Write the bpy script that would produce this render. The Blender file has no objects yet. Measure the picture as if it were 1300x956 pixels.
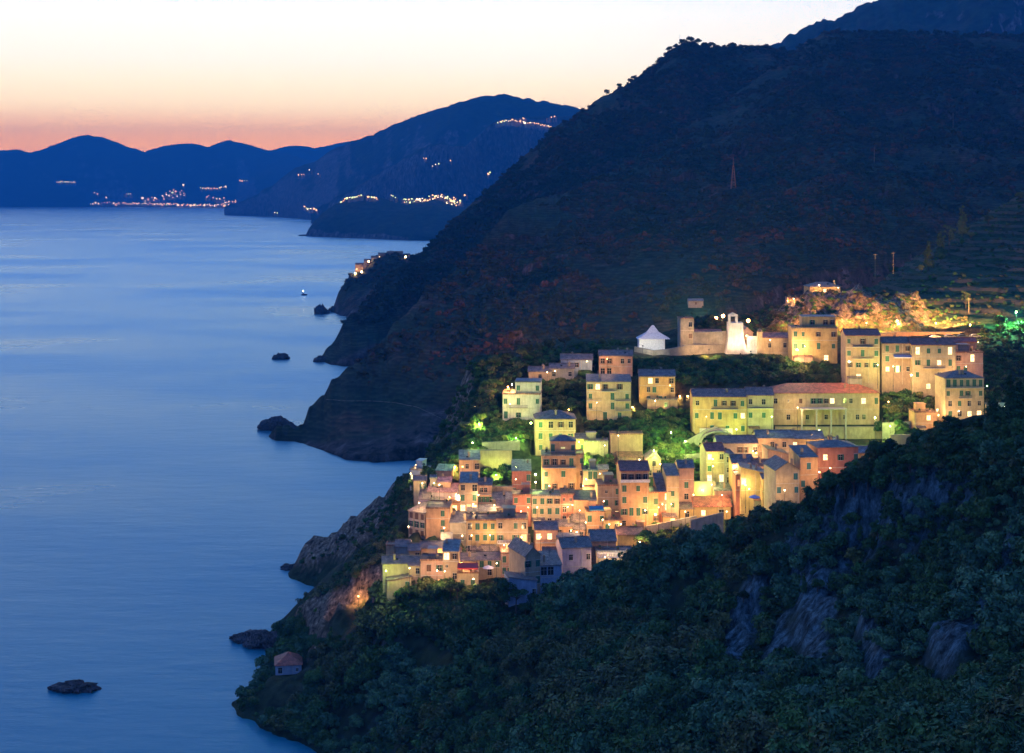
import bpy, math, random
import numpy as np
from mathutils import Vector, Matrix
from mathutils.bvhtree import BVHTree
random.seed(7); rng = np.random.default_rng(7)
F = 1800.0; CX = 650.0; HY = 245.0; H = 150.0      # focal length in pixels of the 1300 px frame, horizon row, eye height in metres
scene = bpy.context.scene
COL = scene.collection
def P(px, py, Y): return ((px-CX)*Y/F, Y, H-(py-HY)*Y/F)
def proj(x, y, z): return CX+F*x/y, HY+F*(H-z)/y
def Yf(yb): return 400+(745-yb)*0.44               # depth of a street whose ground shows at row yb of the village slope
# ------------------------------------------------------------------ noise
def _h(ix, iy, iz, s):
    n = (ix*374761393 + iy*668265263 + iz*2147483647 + s*974634777) & 0xffffffff
    n = ((n ^ (n >> 13))*1274126177) & 0xffffffff
    return ((n ^ (n >> 16)) & 0xffff)/65535.0
def vn(x, y, z=0.0, s=0):
    x, y, z = np.broadcast_arrays(np.asarray(x, float), np.asarray(y, float), np.asarray(z, float))
    ix, iy, iz = np.floor(x).astype(np.int64), np.floor(y).astype(np.int64), np.floor(z).astype(np.int64)
    fx, fy, fz = x-ix, y-iy, z-iz
    fx, fy, fz = [f*f*(3-2*f) for f in (fx, fy, fz)]
    r = 0
    for a in (0, 1):
        for b in (0, 1):
            for c in (0, 1):
                r = r + _h(ix+a, iy+b, iz+c, s)*(fx if a else 1-fx)*(fy if b else 1-fy)*(fz if c else 1-fz)
    return r*2-1
def fbm(x, y, z=0.0, o=4, s=0, ridged=False):
    r = 0; a = 1.0; t = 0
    for i in range(o):
        v = vn(np.asarray(x)*2**i, np.asarray(y)*2**i, np.asarray(z)*2**i, s+i*17)
        if ridged: v = 1-2*np.abs(v)
        r = r+a*v; t += a; a *= .5
    return r/t
# ------------------------------------------------------------------ objects
def tag(o, label=None, cat=None, group=None, kind=None):
    if label: o['label'] = label
    if cat: o['category'] = cat
    if group: o['group'] = group
    if kind: o['kind'] = kind
    return o
def empty(name, loc, rz=0.0):
    o = bpy.data.objects.new(name, None); COL.objects.link(o); o.location = loc; o.rotation_euler = (0, 0, rz); o.empty_display_size = .3
    return o
class MB:
    def __init__(s): s.v = []; s.f = []; s.m = []
    def add(s, vs, fs, mi=0):
        n = len(s.v); s.v += [tuple(v) for v in vs]
        for f in fs: s.f.append(tuple(i+n for i in f)); s.m.append(mi)
    def box(s, x0, x1, y0, y1, z0, z1, mi=0):
        s.add([(x0,y0,z0),(x1,y0,z0),(x1,y1,z0),(x0,y1,z0),(x0,y0,z1),(x1,y0,z1),(x1,y1,z1),(x0,y1,z1)],
              [(0,3,2,1),(4,5,6,7),(0,1,5,4),(1,2,6,5),(2,3,7,6),(3,0,4,7)], mi)
    def prism(s, prof, axis, a0, a1, mi=0):
        # prof: closed outline; axis 'x' -> (y,z) outline swept along x; 'y' -> (x,z) outline swept along y
        n = len(prof)
        if axis == 'x': vs = [(a0, p, q) for p, q in prof]+[(a1, p, q) for p, q in prof]
        else: vs = [(p, a0, q) for p, q in prof]+[(p, a1, q) for p, q in prof]
        fs = [tuple(range(n)), tuple(range(2*n-1, n-1, -1))]+[(i, i+n, (i+1) % n+n, (i+1) % n) for i in range(n)]
        s.add(vs, fs, mi)
    def tube(s, pts, rad, n=6, mi=0, cap=True):
        rings = []
        for k, p in enumerate(pts):
            p = Vector(p); d = (Vector(pts[min(k+1, len(pts)-1)])-Vector(pts[max(k-1, 0)])).normalized()
            u = d.cross(Vector((0, 0, 1)) if abs(d.z) < .9 else Vector((1, 0, 0))).normalized(); w = d.cross(u)
            r = rad[k] if hasattr(rad, '__len__') else rad
            rings.append([p+r*(math.cos(2*math.pi*i/n)*u+math.sin(2*math.pi*i/n)*w) for i in range(n)])
        vs = [v for r in rings for v in r]; fs = []
        for k in range(len(rings)-1):
            for i in range(n): fs.append((k*n+i, k*n+(i+1) % n, (k+1)*n+(i+1) % n, (k+1)*n+i))
        if cap: fs.append(tuple(range(n))[::-1]); fs.append(tuple((len(rings)-1)*n+i for i in range(n)))
        s.add(vs, fs, mi)
    def ball(s, c, r, mi=0, n=8, sq=(1, 1, 1)):
        vs = [(c[0], c[1], c[2]+r*sq[2])]; fs = []
        m = n//2
        for j in range(1, m):
            t = math.pi*j/m
            for i in range(n):
                a = 2*math.pi*i/n; vs.append((c[0]+r*sq[0]*math.sin(t)*math.cos(a), c[1]+r*sq[1]*math.sin(t)*math.sin(a), c[2]+r*sq[2]*math.cos(t)))
        vs.append((c[0], c[1], c[2]-r*sq[2])); L = len(vs)-1
        for i in range(n): fs.append((0, 1+i, 1+(i+1) % n)); fs.append((L, L-n+(i+1) % n, L-n+i))
        for j in range(m-2):
            for i in range(n): fs.append((1+j*n+i, 1+(j+1)*n+i, 1+(j+1)*n+(i+1) % n, 1+j*n+(i+1) % n))
        s.add(vs, fs, mi)
    def mesh(s, name, mats):
        me = bpy.data.meshes.new(name); me.from_pydata(s.v, [], s.f)
        for m in (mats if isinstance(mats, (list, tuple)) else [mats]): me.materials.append(m)
        me.polygons.foreach_set('material_index', s.m); me.update()
        return me
    def build(s, name, mats, parent=None, loc=None):
        o = bpy.data.objects.new(name, s.mesh(name, mats)); COL.objects.link(o)
        if parent: o.parent = parent
        if loc: o.location = loc
        return o
def np_mesh(name, V, Q, mats, smooth=False, mi=None):
    me = bpy.data.meshes.new(name); V = np.asarray(V, np.float32); Q = np.asarray(Q, np.int32); k = Q.shape[1]
    me.vertices.add(len(V)); me.vertices.foreach_set('co', V.ravel())
    me.loops.add(Q.size); me.loops.foreach_set('vertex_index', Q.ravel())
    me.polygons.add(len(Q)); me.polygons.foreach_set('loop_start', np.arange(len(Q), dtype=np.int32)*k)
    if mi is not None: me.polygons.foreach_set('material_index', np.asarray(mi, np.int32))
    me.polygons.foreach_set('use_smooth', np.full(len(Q), smooth))
    for m in (mats if isinstance(mats, (list, tuple)) else [mats]): me.materials.append(m)
    me.update(calc_edges=True)
    return me
def put(name, me, parent=None, loc=(0,0,0), rz=0, sc=None):
    o = bpy.data.objects.new(name, me); COL.objects.link(o); o.location = loc; o.rotation_euler = (0, 0, rz)
    if sc is not None: o.scale = sc if hasattr(sc, '__len__') else (sc, sc, sc)
    if parent: o.parent = parent
    return o
# ------------------------------------------------------------------ materials
def new_mat(name):
    m = bpy.data.materials.new(name); m.use_nodes = True; nt = m.node_tree
    return m, nt, nt.nodes['Principled BSDF']
def N(nt, t, **k):
    n = nt.nodes.new(t)
    for a, b in k.items():
        if a in n.inputs: n.inputs[a].default_value = b
        else: setattr(n, a, b)
    return n
def ramp(nt, stops, src):
    r = N(nt, 'ShaderNodeValToRGB'); e = r.color_ramp.elements
    while len(e) < len(stops): e.new(.5)
    for x, (p, c) in zip(e, stops): x.position = p; x.color = (*c, 1) if len(c) == 3 else c
    nt.links.new(src, r.inputs[0]); return r.outputs[0]
def mixc(nt, fac, a, b, mode='MIX'):
    n = N(nt, 'ShaderNodeMix', data_type='RGBA', blend_type=mode)
    for s, v in ((n.inputs[0], fac), (n.inputs[6], a), (n.inputs[7], b)):
        if hasattr(v, 'is_output') or hasattr(v, 'links'): nt.links.new(v, s)
        elif hasattr(v, '__len__'): s.default_value = (*v, 1) if len(v) == 3 else v
        else: s.default_value = v
    return n.outputs[2]
def noise(nt, scale, detail=4, co='Object', stretch=None, rough=.55):
    tc = N(nt, 'ShaderNodeTexCoord'); n = N(nt, 'ShaderNodeTexNoise', Scale=scale, Detail=detail, Roughness=rough)
    src = N(nt, 'ShaderNodeNewGeometry').outputs['Position'] if co == 'World' else tc.outputs[co]
    if stretch:
        mp = N(nt, 'ShaderNodeMapping'); mp.inputs['Scale'].default_value = stretch
        nt.links.new(src, mp.inputs[0]); src = mp.outputs[0]
    nt.links.new(src, n.inputs['Vector']); return n.outputs[0]
def bump(nt, b, h, dist=.1, st=.6):
    n = N(nt, 'ShaderNodeBump', Strength=st, Distance=dist); nt.links.new(h, n.inputs['Height']); nt.links.new(n.outputs[0], b.inputs['Normal'])
def mul(c, k): return tuple(min(1, x*k) for x in c)
def stucco(name, c, var=.35):
    m, nt, b = new_mat(name)
    a = noise(nt, .42, 7, 'World', None, .7); st = noise(nt, 1.0, 4, 'World', (1.6, 1.6, .25))
    base = ramp(nt, [(.3, mul(c, 1-var)), (.62, c), (.8, mul(c, 1.12))], a)
    st2 = ramp(nt, [(.32, (.55, .52, .48)), (.55, (1, 1, 1))], st)
    nt.links.new(mixc(nt, .42, base, st2, 'MULTIPLY'), b.inputs['Base Color'])
    b.inputs['Roughness'].default_value = .9; bump(nt, b, noise(nt, 6, 3, 'World'), .03)
    return m
def rooftile(name, c):
    m, nt, b = new_mat(name)
    tc = N(nt, 'ShaderNodeTexCoord'); br = N(nt, 'ShaderNodeTexBrick', Scale=1.0)
    br.inputs['Brick Width'].default_value = .7; br.inputs['Row Height'].default_value = .42; br.inputs['Mortar Size'].default_value = .05
    br.inputs['Color1'].default_value = (*c, 1); br.inputs['Color2'].default_value = (*mul(c, .6), 1); br.inputs['Mortar'].default_value = (*mul(c, .25), 1)
    nt.links.new(tc.outputs['Object'], br.inputs['Vector'])
    a = ramp(nt, [(.38, (.42, .44, .42)), (.5, (.85, .85, .85)), (.62, (1.35, 1.3, 1.25))], noise(nt, .8, 6, 'World', None, .7))
    nt.links.new(mixc(nt, .8, br.outputs[0], a, 'MULTIPLY'), b.inputs['Base Color'])
    b.inputs['Roughness'].default_value = .62; bump(nt, b, br.outputs['Fac'], -.04)
    return m
def plain(name, c, rough=.7, metal=0, var=.25, sc=2.0):
    m, nt, b = new_mat(name)
    nt.links.new(ramp(nt, [(.3, mul(c, 1-var)), (.7, mul(c, 1+var*.5))], noise(nt, sc, 3)), b.inputs['Base Color'])
    b.inputs['Roughness'].default_value = rough; b.inputs['Metallic'].default_value = metal
    return m
def emit(name, c, s):
    m, nt, b = new_mat(name); b.inputs['Base Color'].default_value = (*mul(c, .6), 1)
    b.inputs['Emission Color'].default_value = (*c, 1); b.inputs['Emission Strength'].default_value = s
    return m
def litwin(name, c, s):
    m, nt, b = new_mat(name); b.inputs['Base Color'].default_value = (.3, .25, .2, 1); b.inputs['Roughness'].default_value = .3
    n = noise(nt, 1.7, 2, 'World')
    nt.links.new(ramp(nt, [(.3, mul(c, .45)), (.55, c)], n), b.inputs['Emission Color']); b.inputs['Emission Strength'].default_value = s
    return m
def leafmat(name, c1, c2, c3, sc=.25):
    m, nt, b = new_mat(name)
    oi = N(nt, 'ShaderNodeObjectInfo')
    a = noise(nt, sc, 3, 'World'); base = ramp(nt, [(.3, c1), (.5, c2), (.72, c3)], a)
    n2 = noise(nt, 2.2, 2, 'World'); v = ramp(nt, [(.3, (.55, .55, .55)), (.7, (1.35, 1.35, 1.2))], n2)
    c = mixc(nt, 1, base, v, 'MULTIPLY')
    rv = ramp(nt, [(0, (.6, .62, .6)), (.5, (1, 1, 1)), (1, (1.4, 1.25, 1.0))], oi.outputs['Random'])
    nt.links.new(mixc(nt, 1, c, rv, 'MULTIPLY'), b.inputs['Base Color'])
    b.inputs['Roughness'].default_value = .75; b.inputs['Specular IOR Level'].default_value = .2
    return m
def hillmat(name, veg, veg2, soil, rock, sc=1.0, terr=0.0, steep=.62, near=None, rs=.35):
    m, nt, b = new_mat(name); g = N(nt, 'ShaderNodeNewGeometry')
    v = ramp(nt, [(.35, veg), (.55, veg2), (.68, soil)], noise(nt, .02*sc, 6, 'World', None, .65))
    fine = ramp(nt, [(.35, (.45, .45, .45)), (.65, (1.35, 1.35, 1.3))], noise(nt, .14*sc, 4, 'World'))
    v = mixc(nt, 1, v, fine, 'MULTIPLY')
    if terr:
        w = N(nt, 'ShaderNodeTexWave', wave_type='BANDS', bands_direction='Z', Scale=terr, Distortion=9.0, Detail=4.0)
        w.inputs['Detail Scale'].default_value = .35
        nt.links.new(g.outputs['Position'], w.inputs['Vector'])
        wv = ramp(nt, [(.0, (.5, .5, .5)), (.55, (1, 1, 1)), (.9, (1.7, 1.55, 1.4))], w.outputs[0])
        v = mixc(nt, .5, v, wv, 'MULTIPLY')
    rk = ramp(nt, [(.40, mul(rock, .2)), (.48, mul(rock, .9)), (.55, mul(rock, 1.2)), (.63, mul(rock, 2.6))], noise(nt, rs*sc, 8, 'World', (1, 1, .4), .72))
    if near:      # darker schist and humus on the near spur, brown rock under the village
        sp = N(nt, 'ShaderNodeSeparateXYZ'); nt.links.new(g.outputs['Position'], sp.inputs[0]); mr = N(nt, 'ShaderNodeMapRange'); mr.inputs['From Min'].default_value = 375; mr.inputs['From Max'].default_value = 405
        nt.links.new(sp.outputs['Y'], mr.inputs[0]); rk = mixc(nt, mr.outputs[0], ramp(nt, [(.41, mul(near, .15)), (.47, mul(near, .55)), (.53, mul(near, .85)), (.61, mul(near, 1.7))], noise(nt, .55, 8, 'World', (1, 1, .35), .75)), rk); v = mixc(nt, mr.outputs[0], mixc(nt, 1, v, (.6, .75, .7), 'MULTIPLY'), v)
    sx = N(nt, 'ShaderNodeSeparateXYZ'); nt.links.new(g.outputs['Normal'], sx.inputs[0])
    ad = N(nt, 'ShaderNodeMath', operation='ADD'); nt.links.new(sx.outputs['Z'], ad.inputs[0])
    ms = N(nt, 'ShaderNodeMath', operation='MULTIPLY'); ms.inputs[1].default_value = .35
    nt.links.new(noise(nt, .09*sc, 4, 'World'), ms.inputs[0]); nt.links.new(ms.outputs[0], ad.inputs[1])
    k = ramp(nt, [(steep+.1, (1, 1, 1)), (steep+.22, (0, 0, 0))], ad.outputs[0])
    at = N(nt, 'ShaderNodeAttribute', attribute_name='rock'); mx = N(nt, 'ShaderNodeMath', operation='MAXIMUM'); nt.links.new(k, mx.inputs[0]); nt.links.new(at.outputs['Fac'], mx.inputs[1]); k = mx.outputs[0]
    if near:
        # dry stone terrace walls: the upper part of every 3.6 m step
        ta = N(nt, 'ShaderNodeAttribute', attribute_name='terrace'); sz = N(nt, 'ShaderNodeSeparateXYZ'); nt.links.new(g.outputs['Position'], sz.inputs[0])
        dv = N(nt, 'ShaderNodeMath', operation='DIVIDE'); an = N(nt, 'ShaderNodeMath', operation='MULTIPLY_ADD'); nt.links.new(noise(nt, .05, 4, 'World'), an.inputs[0]); an.inputs[1].default_value = 4.5; nt.links.new(sz.outputs['Z'], an.inputs[2]); nt.links.new(an.outputs[0], dv.inputs[0]); dv.inputs[1].default_value = 3.6
        fr = N(nt, 'ShaderNodeMath', operation='FRACT'); nt.links.new(dv.outputs[0], fr.inputs[0]); gt = N(nt, 'ShaderNodeMath', operation='LESS_THAN'); nt.links.new(fr.outputs[0], gt.inputs[0]); gt.inputs[1].default_value = .42
        tm = N(nt, 'ShaderNodeMath', operation='MULTIPLY'); nt.links.new(ta.outputs['Fac'], tm.inputs[0]); nt.links.new(gt.outputs[0], tm.inputs[1])
        v = mixc(nt, tm.outputs[0], v, (.11, .08, .058))
    nt.links.new(mixc(nt, k, v, rk), b.inputs['Base Color']); b.inputs['Roughness'].default_value = .95
    b.inputs['Specular IOR Level'].default_value = .15
    bump(nt, b, noise(nt, .5*sc, 8, 'World', (1, 1, .5), .78), 2.4/sc, 1.0)
    return m
WALL = {'cream': stucco('stucco_cream', (.54, .42, .25)), 'yellow': stucco('stucco_yellow', (.56, .39, .16)), 'orange': stucco('stucco_orange', (.58, .34, .18)),
 'pink': stucco('stucco_pink', (.54, .33, .24)), 'red': stucco('stucco_red', (.50, .20, .13)), 'tan': stucco('stucco_tan', (.44, .32, .205)),
 'grey': stucco('stucco_grey', (.35, .31, .26)), 'lav': stucco('stucco_lavender', (.45, .37, .46)), 'white': stucco('stucco_white', (.64, .60, .52)),
 'stone': stucco('rubble_stone', (.34, .29, .22), .5), 'brown': stucco('stucco_brown', (.36, .24, .17)), 'blue': stucco('stucco_pale_blue', (.30, .38, .50))}
ROOF = {'slate': rooftile('slate_roof', (.28, .21, .18)), 'red': rooftile('red_tile_roof', (.52, .15, .09)), 'brown': rooftile('brown_tile_roof', (.36, .18, .11)),
 'salmon': rooftile('salmon_tile_roof', (.50, .24, .16)), 'pinkroof': rooftile('pink_tile_roof', (.55, .30, .30)), 'green': rooftile('green_sheet_roof', (.26, .36, .30)),
 'grey': rooftile('grey_stone_roof', (.28, .27, .26))}
M = {'green': plain('shutter_green', (.03, .12, .075)), 'teal': plain('shutter_teal', (.02, .13, .15)), 'wood': plain('shutter_brown', (.12, .06, .035)),
 'glass': None, 'frame': plain('window_surround', (.5, .46, .4)), 'lit': litwin('lit_pane_warm', (1, .66, .30), 3.2), 'lity': litwin('lit_pane_yellow', (.9, .85, .25), 1.0),
 'lito': litwin('lit_pane_orange', (1, .36, .10), 1.8), 'iron': plain('iron_railing', (.06, .06, .065), .5, .6), 'trim': plain('plaster_trim', (.5, .45, .38), .9),
 'pave': plain('stone_paving', (.24, .21, .18), .9), 'wood2': plain('weathered_wood', (.2, .14, .09)), 'bark': plain('bark', (.09, .065, .045), .95),
 'white': plain('white_paint', (.75, .73, .7), .6), 'canvas_red': plain('red_canvas', (.5, .03, .03)), 'canvas_blue': plain('blue_canvas', (.02, .2, .32)),
 'canvas_pale': plain('pale_canvas', (.55, .50, .55)), 'bulb': emit('bulb_warm', (1, .62, .28), 40), 'bulbo': emit('bulb_sodium', (1, .38, .10), 60),
 'bulbg': emit('bulb_mercury', (.70, 1, .30), 50), 'bulbw': emit('bulb_white', (1, .9, .62), 60), 'rust': plain('orange_boxes', (.5, .18, .06)), 'plant': plain('potted_plant', (.03, .08, .03))}
m, nt, b = new_mat('dark_glass'); b.inputs['Base Color'].default_value = (.015, .018, .022, 1); b.inputs['Roughness'].default_value = .15; M['glass'] = m

HAZE = 1.1e-4
HAZEC = (.04, .36, .80)
GL = [(7.2,2.65,.18),(7.0,2.75,.30),(4.6,3.25,1.45),(2.9,2.5,1.78),(1.85,1.88,1.78),(.66,1.02,1.42),(.26,.62,1.33),(.14,.40,1.15),(.12,.32,.95)]
BK = [(.14,.26,.70),(.13,.27,.85),(.12,.29,.95),(.12,.31,.95),(.12,.32,.95)]

# ================================================================== TERRAIN
def interp_poly(pts, xs):
    pts = sorted(pts); a = np.array(pts, float)
    return [np.interp(xs, a[:, 0], a[:, k]) for k in range(1, a.shape[1])]
def grid_quads(nr, nc):
    i = np.arange(nr-1)[:, None]*nc+np.arange(nc-1)[None, :]; i = i.ravel()
    return np.stack([i, i+1, i+nc+1, i+nc], 1)
def mountain(name, mat, ridge, base, step, rows, amp, freq, seed, power=1.0, rj=0.0, back=None, prof=None):
    """slope from a base line up to a ridge line, both given as (bearing px, row or height, distance)"""
    px = np.arange(min(r[0] for r in ridge), max(r[0] for r in ridge)+step*.5, step)
    rpy, rY = interp_poly(ridge, px); bY, bz = interp_poly(base, px)
    rX = (px-CX)*rY/F; rZ = H-(rpy-HY)*rY/F+rj*fbm(px*.11, px*0+seed, 0, 3, seed)
    bX = (px-CX)*bY/F
    t = np.linspace(0, 1, rows)[:, None]
    Y = bY+(rY-bY)*t; X = bX+(rX-bX)*t
    tz = t**power if prof is None else np.interp(t, [p[0] for p in prof], [p[1] for p in prof])
    Z = bz+(rZ-bz)*tz
    w = np.sin(np.pi*np.clip(t, 0, 1))**.6*np.clip((rZ-bz)/(amp*4.0), .04, 1)
    n = fbm(X*freq, Y*freq*.45, Z*freq*.35, 6, seed, True)
    n2 = fbm(X*freq*4, Y*freq*2, Z*freq*4, 4, seed+5)
    Y = Y-amp*w*n*1.6-amp*.3*w*n2; Z = Z+amp*.35*w*n+amp*.1*w*n2
    if name in ('near_mountain', 'terraced_mountain', 'village_headland'):      # furrowed sea cliffs
        cw = np.clip(1-t/.2, 0, 1)*np.clip(t/.01, 0, 1)*np.clip((640-px)/60, 0, 1)*np.clip((rZ-bz)/90, .05, 1)*(np.clip((px-388)/25, .06, 1) if name == 'near_mountain' else 1); Y = Y-cw*(fbm(X*.05, X*0, Z*.015, 5, 91, True)*13+fbm(X*.2, Y*.0, Z*.08, 3, 92, True)*3)
    # far side falls away again
    tb = np.linspace(0, 1, 14)[1:, None]; D = np.clip((rZ-bz)*1.6, 12, back or 900)
    Xb = rX+(rX/rY)*D*tb; Yb = rY+D*tb; Zb = rZ-(rZ+30)*tb**1.3
    V = np.stack([np.concatenate([a.ravel(), c.ravel()]) for a, c in ((X+0*Z, Xb+0*Zb), (Y+0*Z, Yb+0*Zb), (Z, Zb))], 1)
    nc = len(px); nr = rows+13
    me = np_mesh(name, V, grid_quads(nr, nc), mat, True)
    if name in ('near_mountain', 'terraced_mountain', 'village_headland'):
        rk = np.zeros((nr, nc)); rk[:rows] = np.clip((1.15-t/.17+.9*fbm(X*.02, Y*.02, Z*.03, 4, 95))*2, 0, 1)*np.clip((640-px)/60, 0, 1)
        at = me.attributes.new('rock', 'FLOAT', 'POINT'); at.data.foreach_set('value', rk.ravel().astype(np.float32))
    o = put(name, me); tag(o, kind='structure')
    return o, V.reshape(nr, nc, 3), rows
MH = {'far': hillmat('far_forest', (.02, .035, .025), (.03, .05, .03), (.05, .05, .035), (.12, .12, .12), .08),
      'mid': hillmat('mid_forest', (.018, .04, .022), (.03, .055, .03), (.06, .05, .035), (.14, .12, .11), .25),
      'B': hillmat('terraced_slope', (.018, .04, .02), (.042, .045, .026), (.12, .055, .036), (.075, .055, .05), .8, .16, .50, None, .12)}  # soil tone: red-brown cover plus the town's warm glow put into colour
far, _, _ = mountain('far_mountains', MH['far'], [(-500,200,16500),(-250,185,16500),(-100,196,16300),(0,191,16000),(22,190,16000),(40,194,16000),(60,187,16000),(85,177,16000),(112,171.5,16000),(130,174,16000),(155,184,16000),(184,193,16000),(205,186,16000),(225,183,15900),(243,182,15800),(262,186,15800),(290,178,15700),(310,182,15600),(335,189,15500),(352,193,15300),(400,205,15000),(460,225,14800)],
    [(-500,15200,-2),(140,15200,-2),(300,14300,-2),(330,12500,-2),(460,11000,-2)], 4, 60, 420, .0006, 3, rj=14, back=1500)
far2, _, _ = mountain('far_ridge', MH['far'], [(300,210,17000),(340,192,17000),(362,186,17000),(380,184.5,17000),(400,188,17000),(420,184,17000),(447,179,17000),(480,186,17000),(560,200,17000)], [(300,16500,-2),(560,16500,-2)], 5, 30, 300, .0006, 9, rj=12, back=1200)
rid, RG, rr_ = mountain('coastal_ridge', MH['mid'], [(285,262,9600),(310,254,9400),(345,236,9200),(375,212,9000),(400,204,8700),(420,192,8400),(445,180,8100),(470,172,8000),(492,161,7900),(520,150,7800),(560,137,7600),(590,128,7500),(618,121.5,7500),(640,120,7500),(662,124,7500),(690,129,7500),(712,134,7500),(735,137,7500),(790,150,7500),(900,170,7500)],
    [(285,9500,-2),(345,9000,-2),(390,8000,-2),(430,7200,-2),(900,6500,-2)], 3, 90, 330, .0011, 4, rj=10, back=2500, prof=[(0,0),(.15,.2),(.55,.55),(1,1)])
spur, SG, _ = mountain('inland_spur', MH['mid'], [(395,268,7000),(450,238,6900),(500,208,6700),(535,188,6600),(560,182,6500),(590,186,6400),(606,172,6300),(625,156,6300),(650,149,6300),(700,148,6300),(760,144,6300),(900,150,6300)],
    [(395,6900,-2),(900,6000,-2)], 3, 70, 150, .0016, 5, rj=8, back=900)
headl, HG, _ = mountain('low_headland', MH['mid'], [(388,299.5,4930),(392,291,4950),(400,279,5000),(412,268,5050),(428,258,5100),(445,252,5150),(462,249,5200),(480,251,5200),(500,256,5200),(525,254,5200),(550,251,5200),(575,257,5200),(600,262,5200),(680,250,5200)],
    [(388,4925,-1),(400,4860,-1),(450,4700,-1),(520,4480,-1),(680,4300,-1)], 2, 60, 50, .004, 6, rj=5, back=500, power=.6)
upr, _, _ = mountain('high_mountain', MH['mid'], [(880,100,3900),(940,75,3850),(975,58,3800),(990,50,3800),(1005,44,3800),(1025,36,3800),(1045,26,3750),(1062,22,3700),(1082,12,3700),(1105,4,3700),(1130,-8,3700),(1170,-20,3700),(1240,-45,3700),(1400,-80,3700),(1700,-140,3700)],
    [(880,2800,0),(1700,2600,60)], 3, 90, 140, .0025, 7, rj=12, back=1800)
mtB2, B2G, _ = mountain('terraced_mountain', MH['B'], [(404,454,1274),(408,451,1280),(414,445,1285),(420,440,1290),(428,424,1300),(436,410,1310),(450,399,1330),(466,380,1360),(485,360,1400),(505,343,1450),(520,330,1500),(540,318,1560),(560,297,1620),(575,281,1680),(590,266,1750),(605,255,1800),(620,240,1820),(640,221,1860),(660,203,1880),(680,186,1890),(700,166,1900),(715,156,1910),(735,146,1930),(750,133,1950),(762,124,1950),(778,116,1960),(800,104,1970),(815,94,1980),(830,87,1990),(845,70,2000),(855,62,2000),(870,55,2000),(885,55,2000),(900,62,2010),(920,60,2020),(950,60,2040),(980,62,2050),(1020,72,2060),(1150,100,2080)],
    [(404,1270,-2),(420,1235,-2),(450,1225,-2),(600,1350,10),(1150,1500,60)], 1.6, 130, 34, .012, 11, rj=3.0, back=800, prof=[(0,0),(.12,.2),(.5,.58),(1,1)])
cliff, CG, _ = mountain('village_headland', MH['B'], [(421,395,1800),(424,388,1830),(430,370,1850),(438,358,1860),(446,349,1870),(452,347,1880),(462,343,1890),(470,333,1895),(478,327,1900),(490,322,1900),(502,320,1900),(515,323,1900),(525,330,1900),(540,342,1900),(580,372,1900)],
    [(421,1795,-2),(430,1740,-2),(450,1680,-2),(500,1600,-2),(580,1550,0)], 1.2, 60, 22, .02, 12, rj=2.0, back=260, prof=[(0,0),(.3,.5),(1,1)])
mtB1, B1G, _ = mountain('near_mountain', MH['B'], [(341,553,876),(346,544,872),(351,541,870),(358,543,869),(366,541,869),(374,543,870),(380,538,874),(385,536,882),(389,527,895),(393,515,908),(402,508,925),(412,501,932),(421,483,945),(438,470,965),(455,460,985),(470,447,1010),(482,436,1030),(500,412,1060),(515,396,1085),(531,381,1100),(555,360,1130),(581,341,1160),(612,308,1210),(630,284,1250),(651,264,1290),(680,254,1330),(713,246,1370),(750,231,1430),(800,203,1530),(860,170,1640),(910,135,1750),(960,100,1850),(1000,72,1920),(1025,52,1960),(1045,43,1980),(1070,40,1980),(1100,40,1980),(1160,41,1980),(1220,43,1980),(1300,44,1980),(1420,40,1980),(1700,30,1980)],
    [(341,868,-2),(350,858,-2),(362,856,-2),(375,853,-2),(400,832,-2),(440,797,-2),(480,790,-2),(540,800,-2),(600,830,0),(700,870,15),(800,900,40),(900,940,47),(1000,990,53),(1200,1080,67),(1700,1200,100)], 1.5, 170, 30, .013, 14, rj=2.6, back=700, prof=[(0,0),(.03,.13),(.10,.2),(.5,.5),(1,1)])
BVM = [BVHTree.FromPolygons(g_.reshape(-1, 3).tolist(), grid_quads(g_.shape[0], g_.shape[1]).tolist()) for g_ in (B1G, B2G)]
def mhit(px, py):
    hs = [t_.ray_cast(Vector((0, 0, H)), Vector(((px-CX)/F, 1, -(py-HY)/F)).normalized(), 4000)[0] for t_ in BVM]; hs = [h_ for h_ in hs if h_]
    return min(hs, key=lambda v_: v_.y) if hs else None
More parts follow.
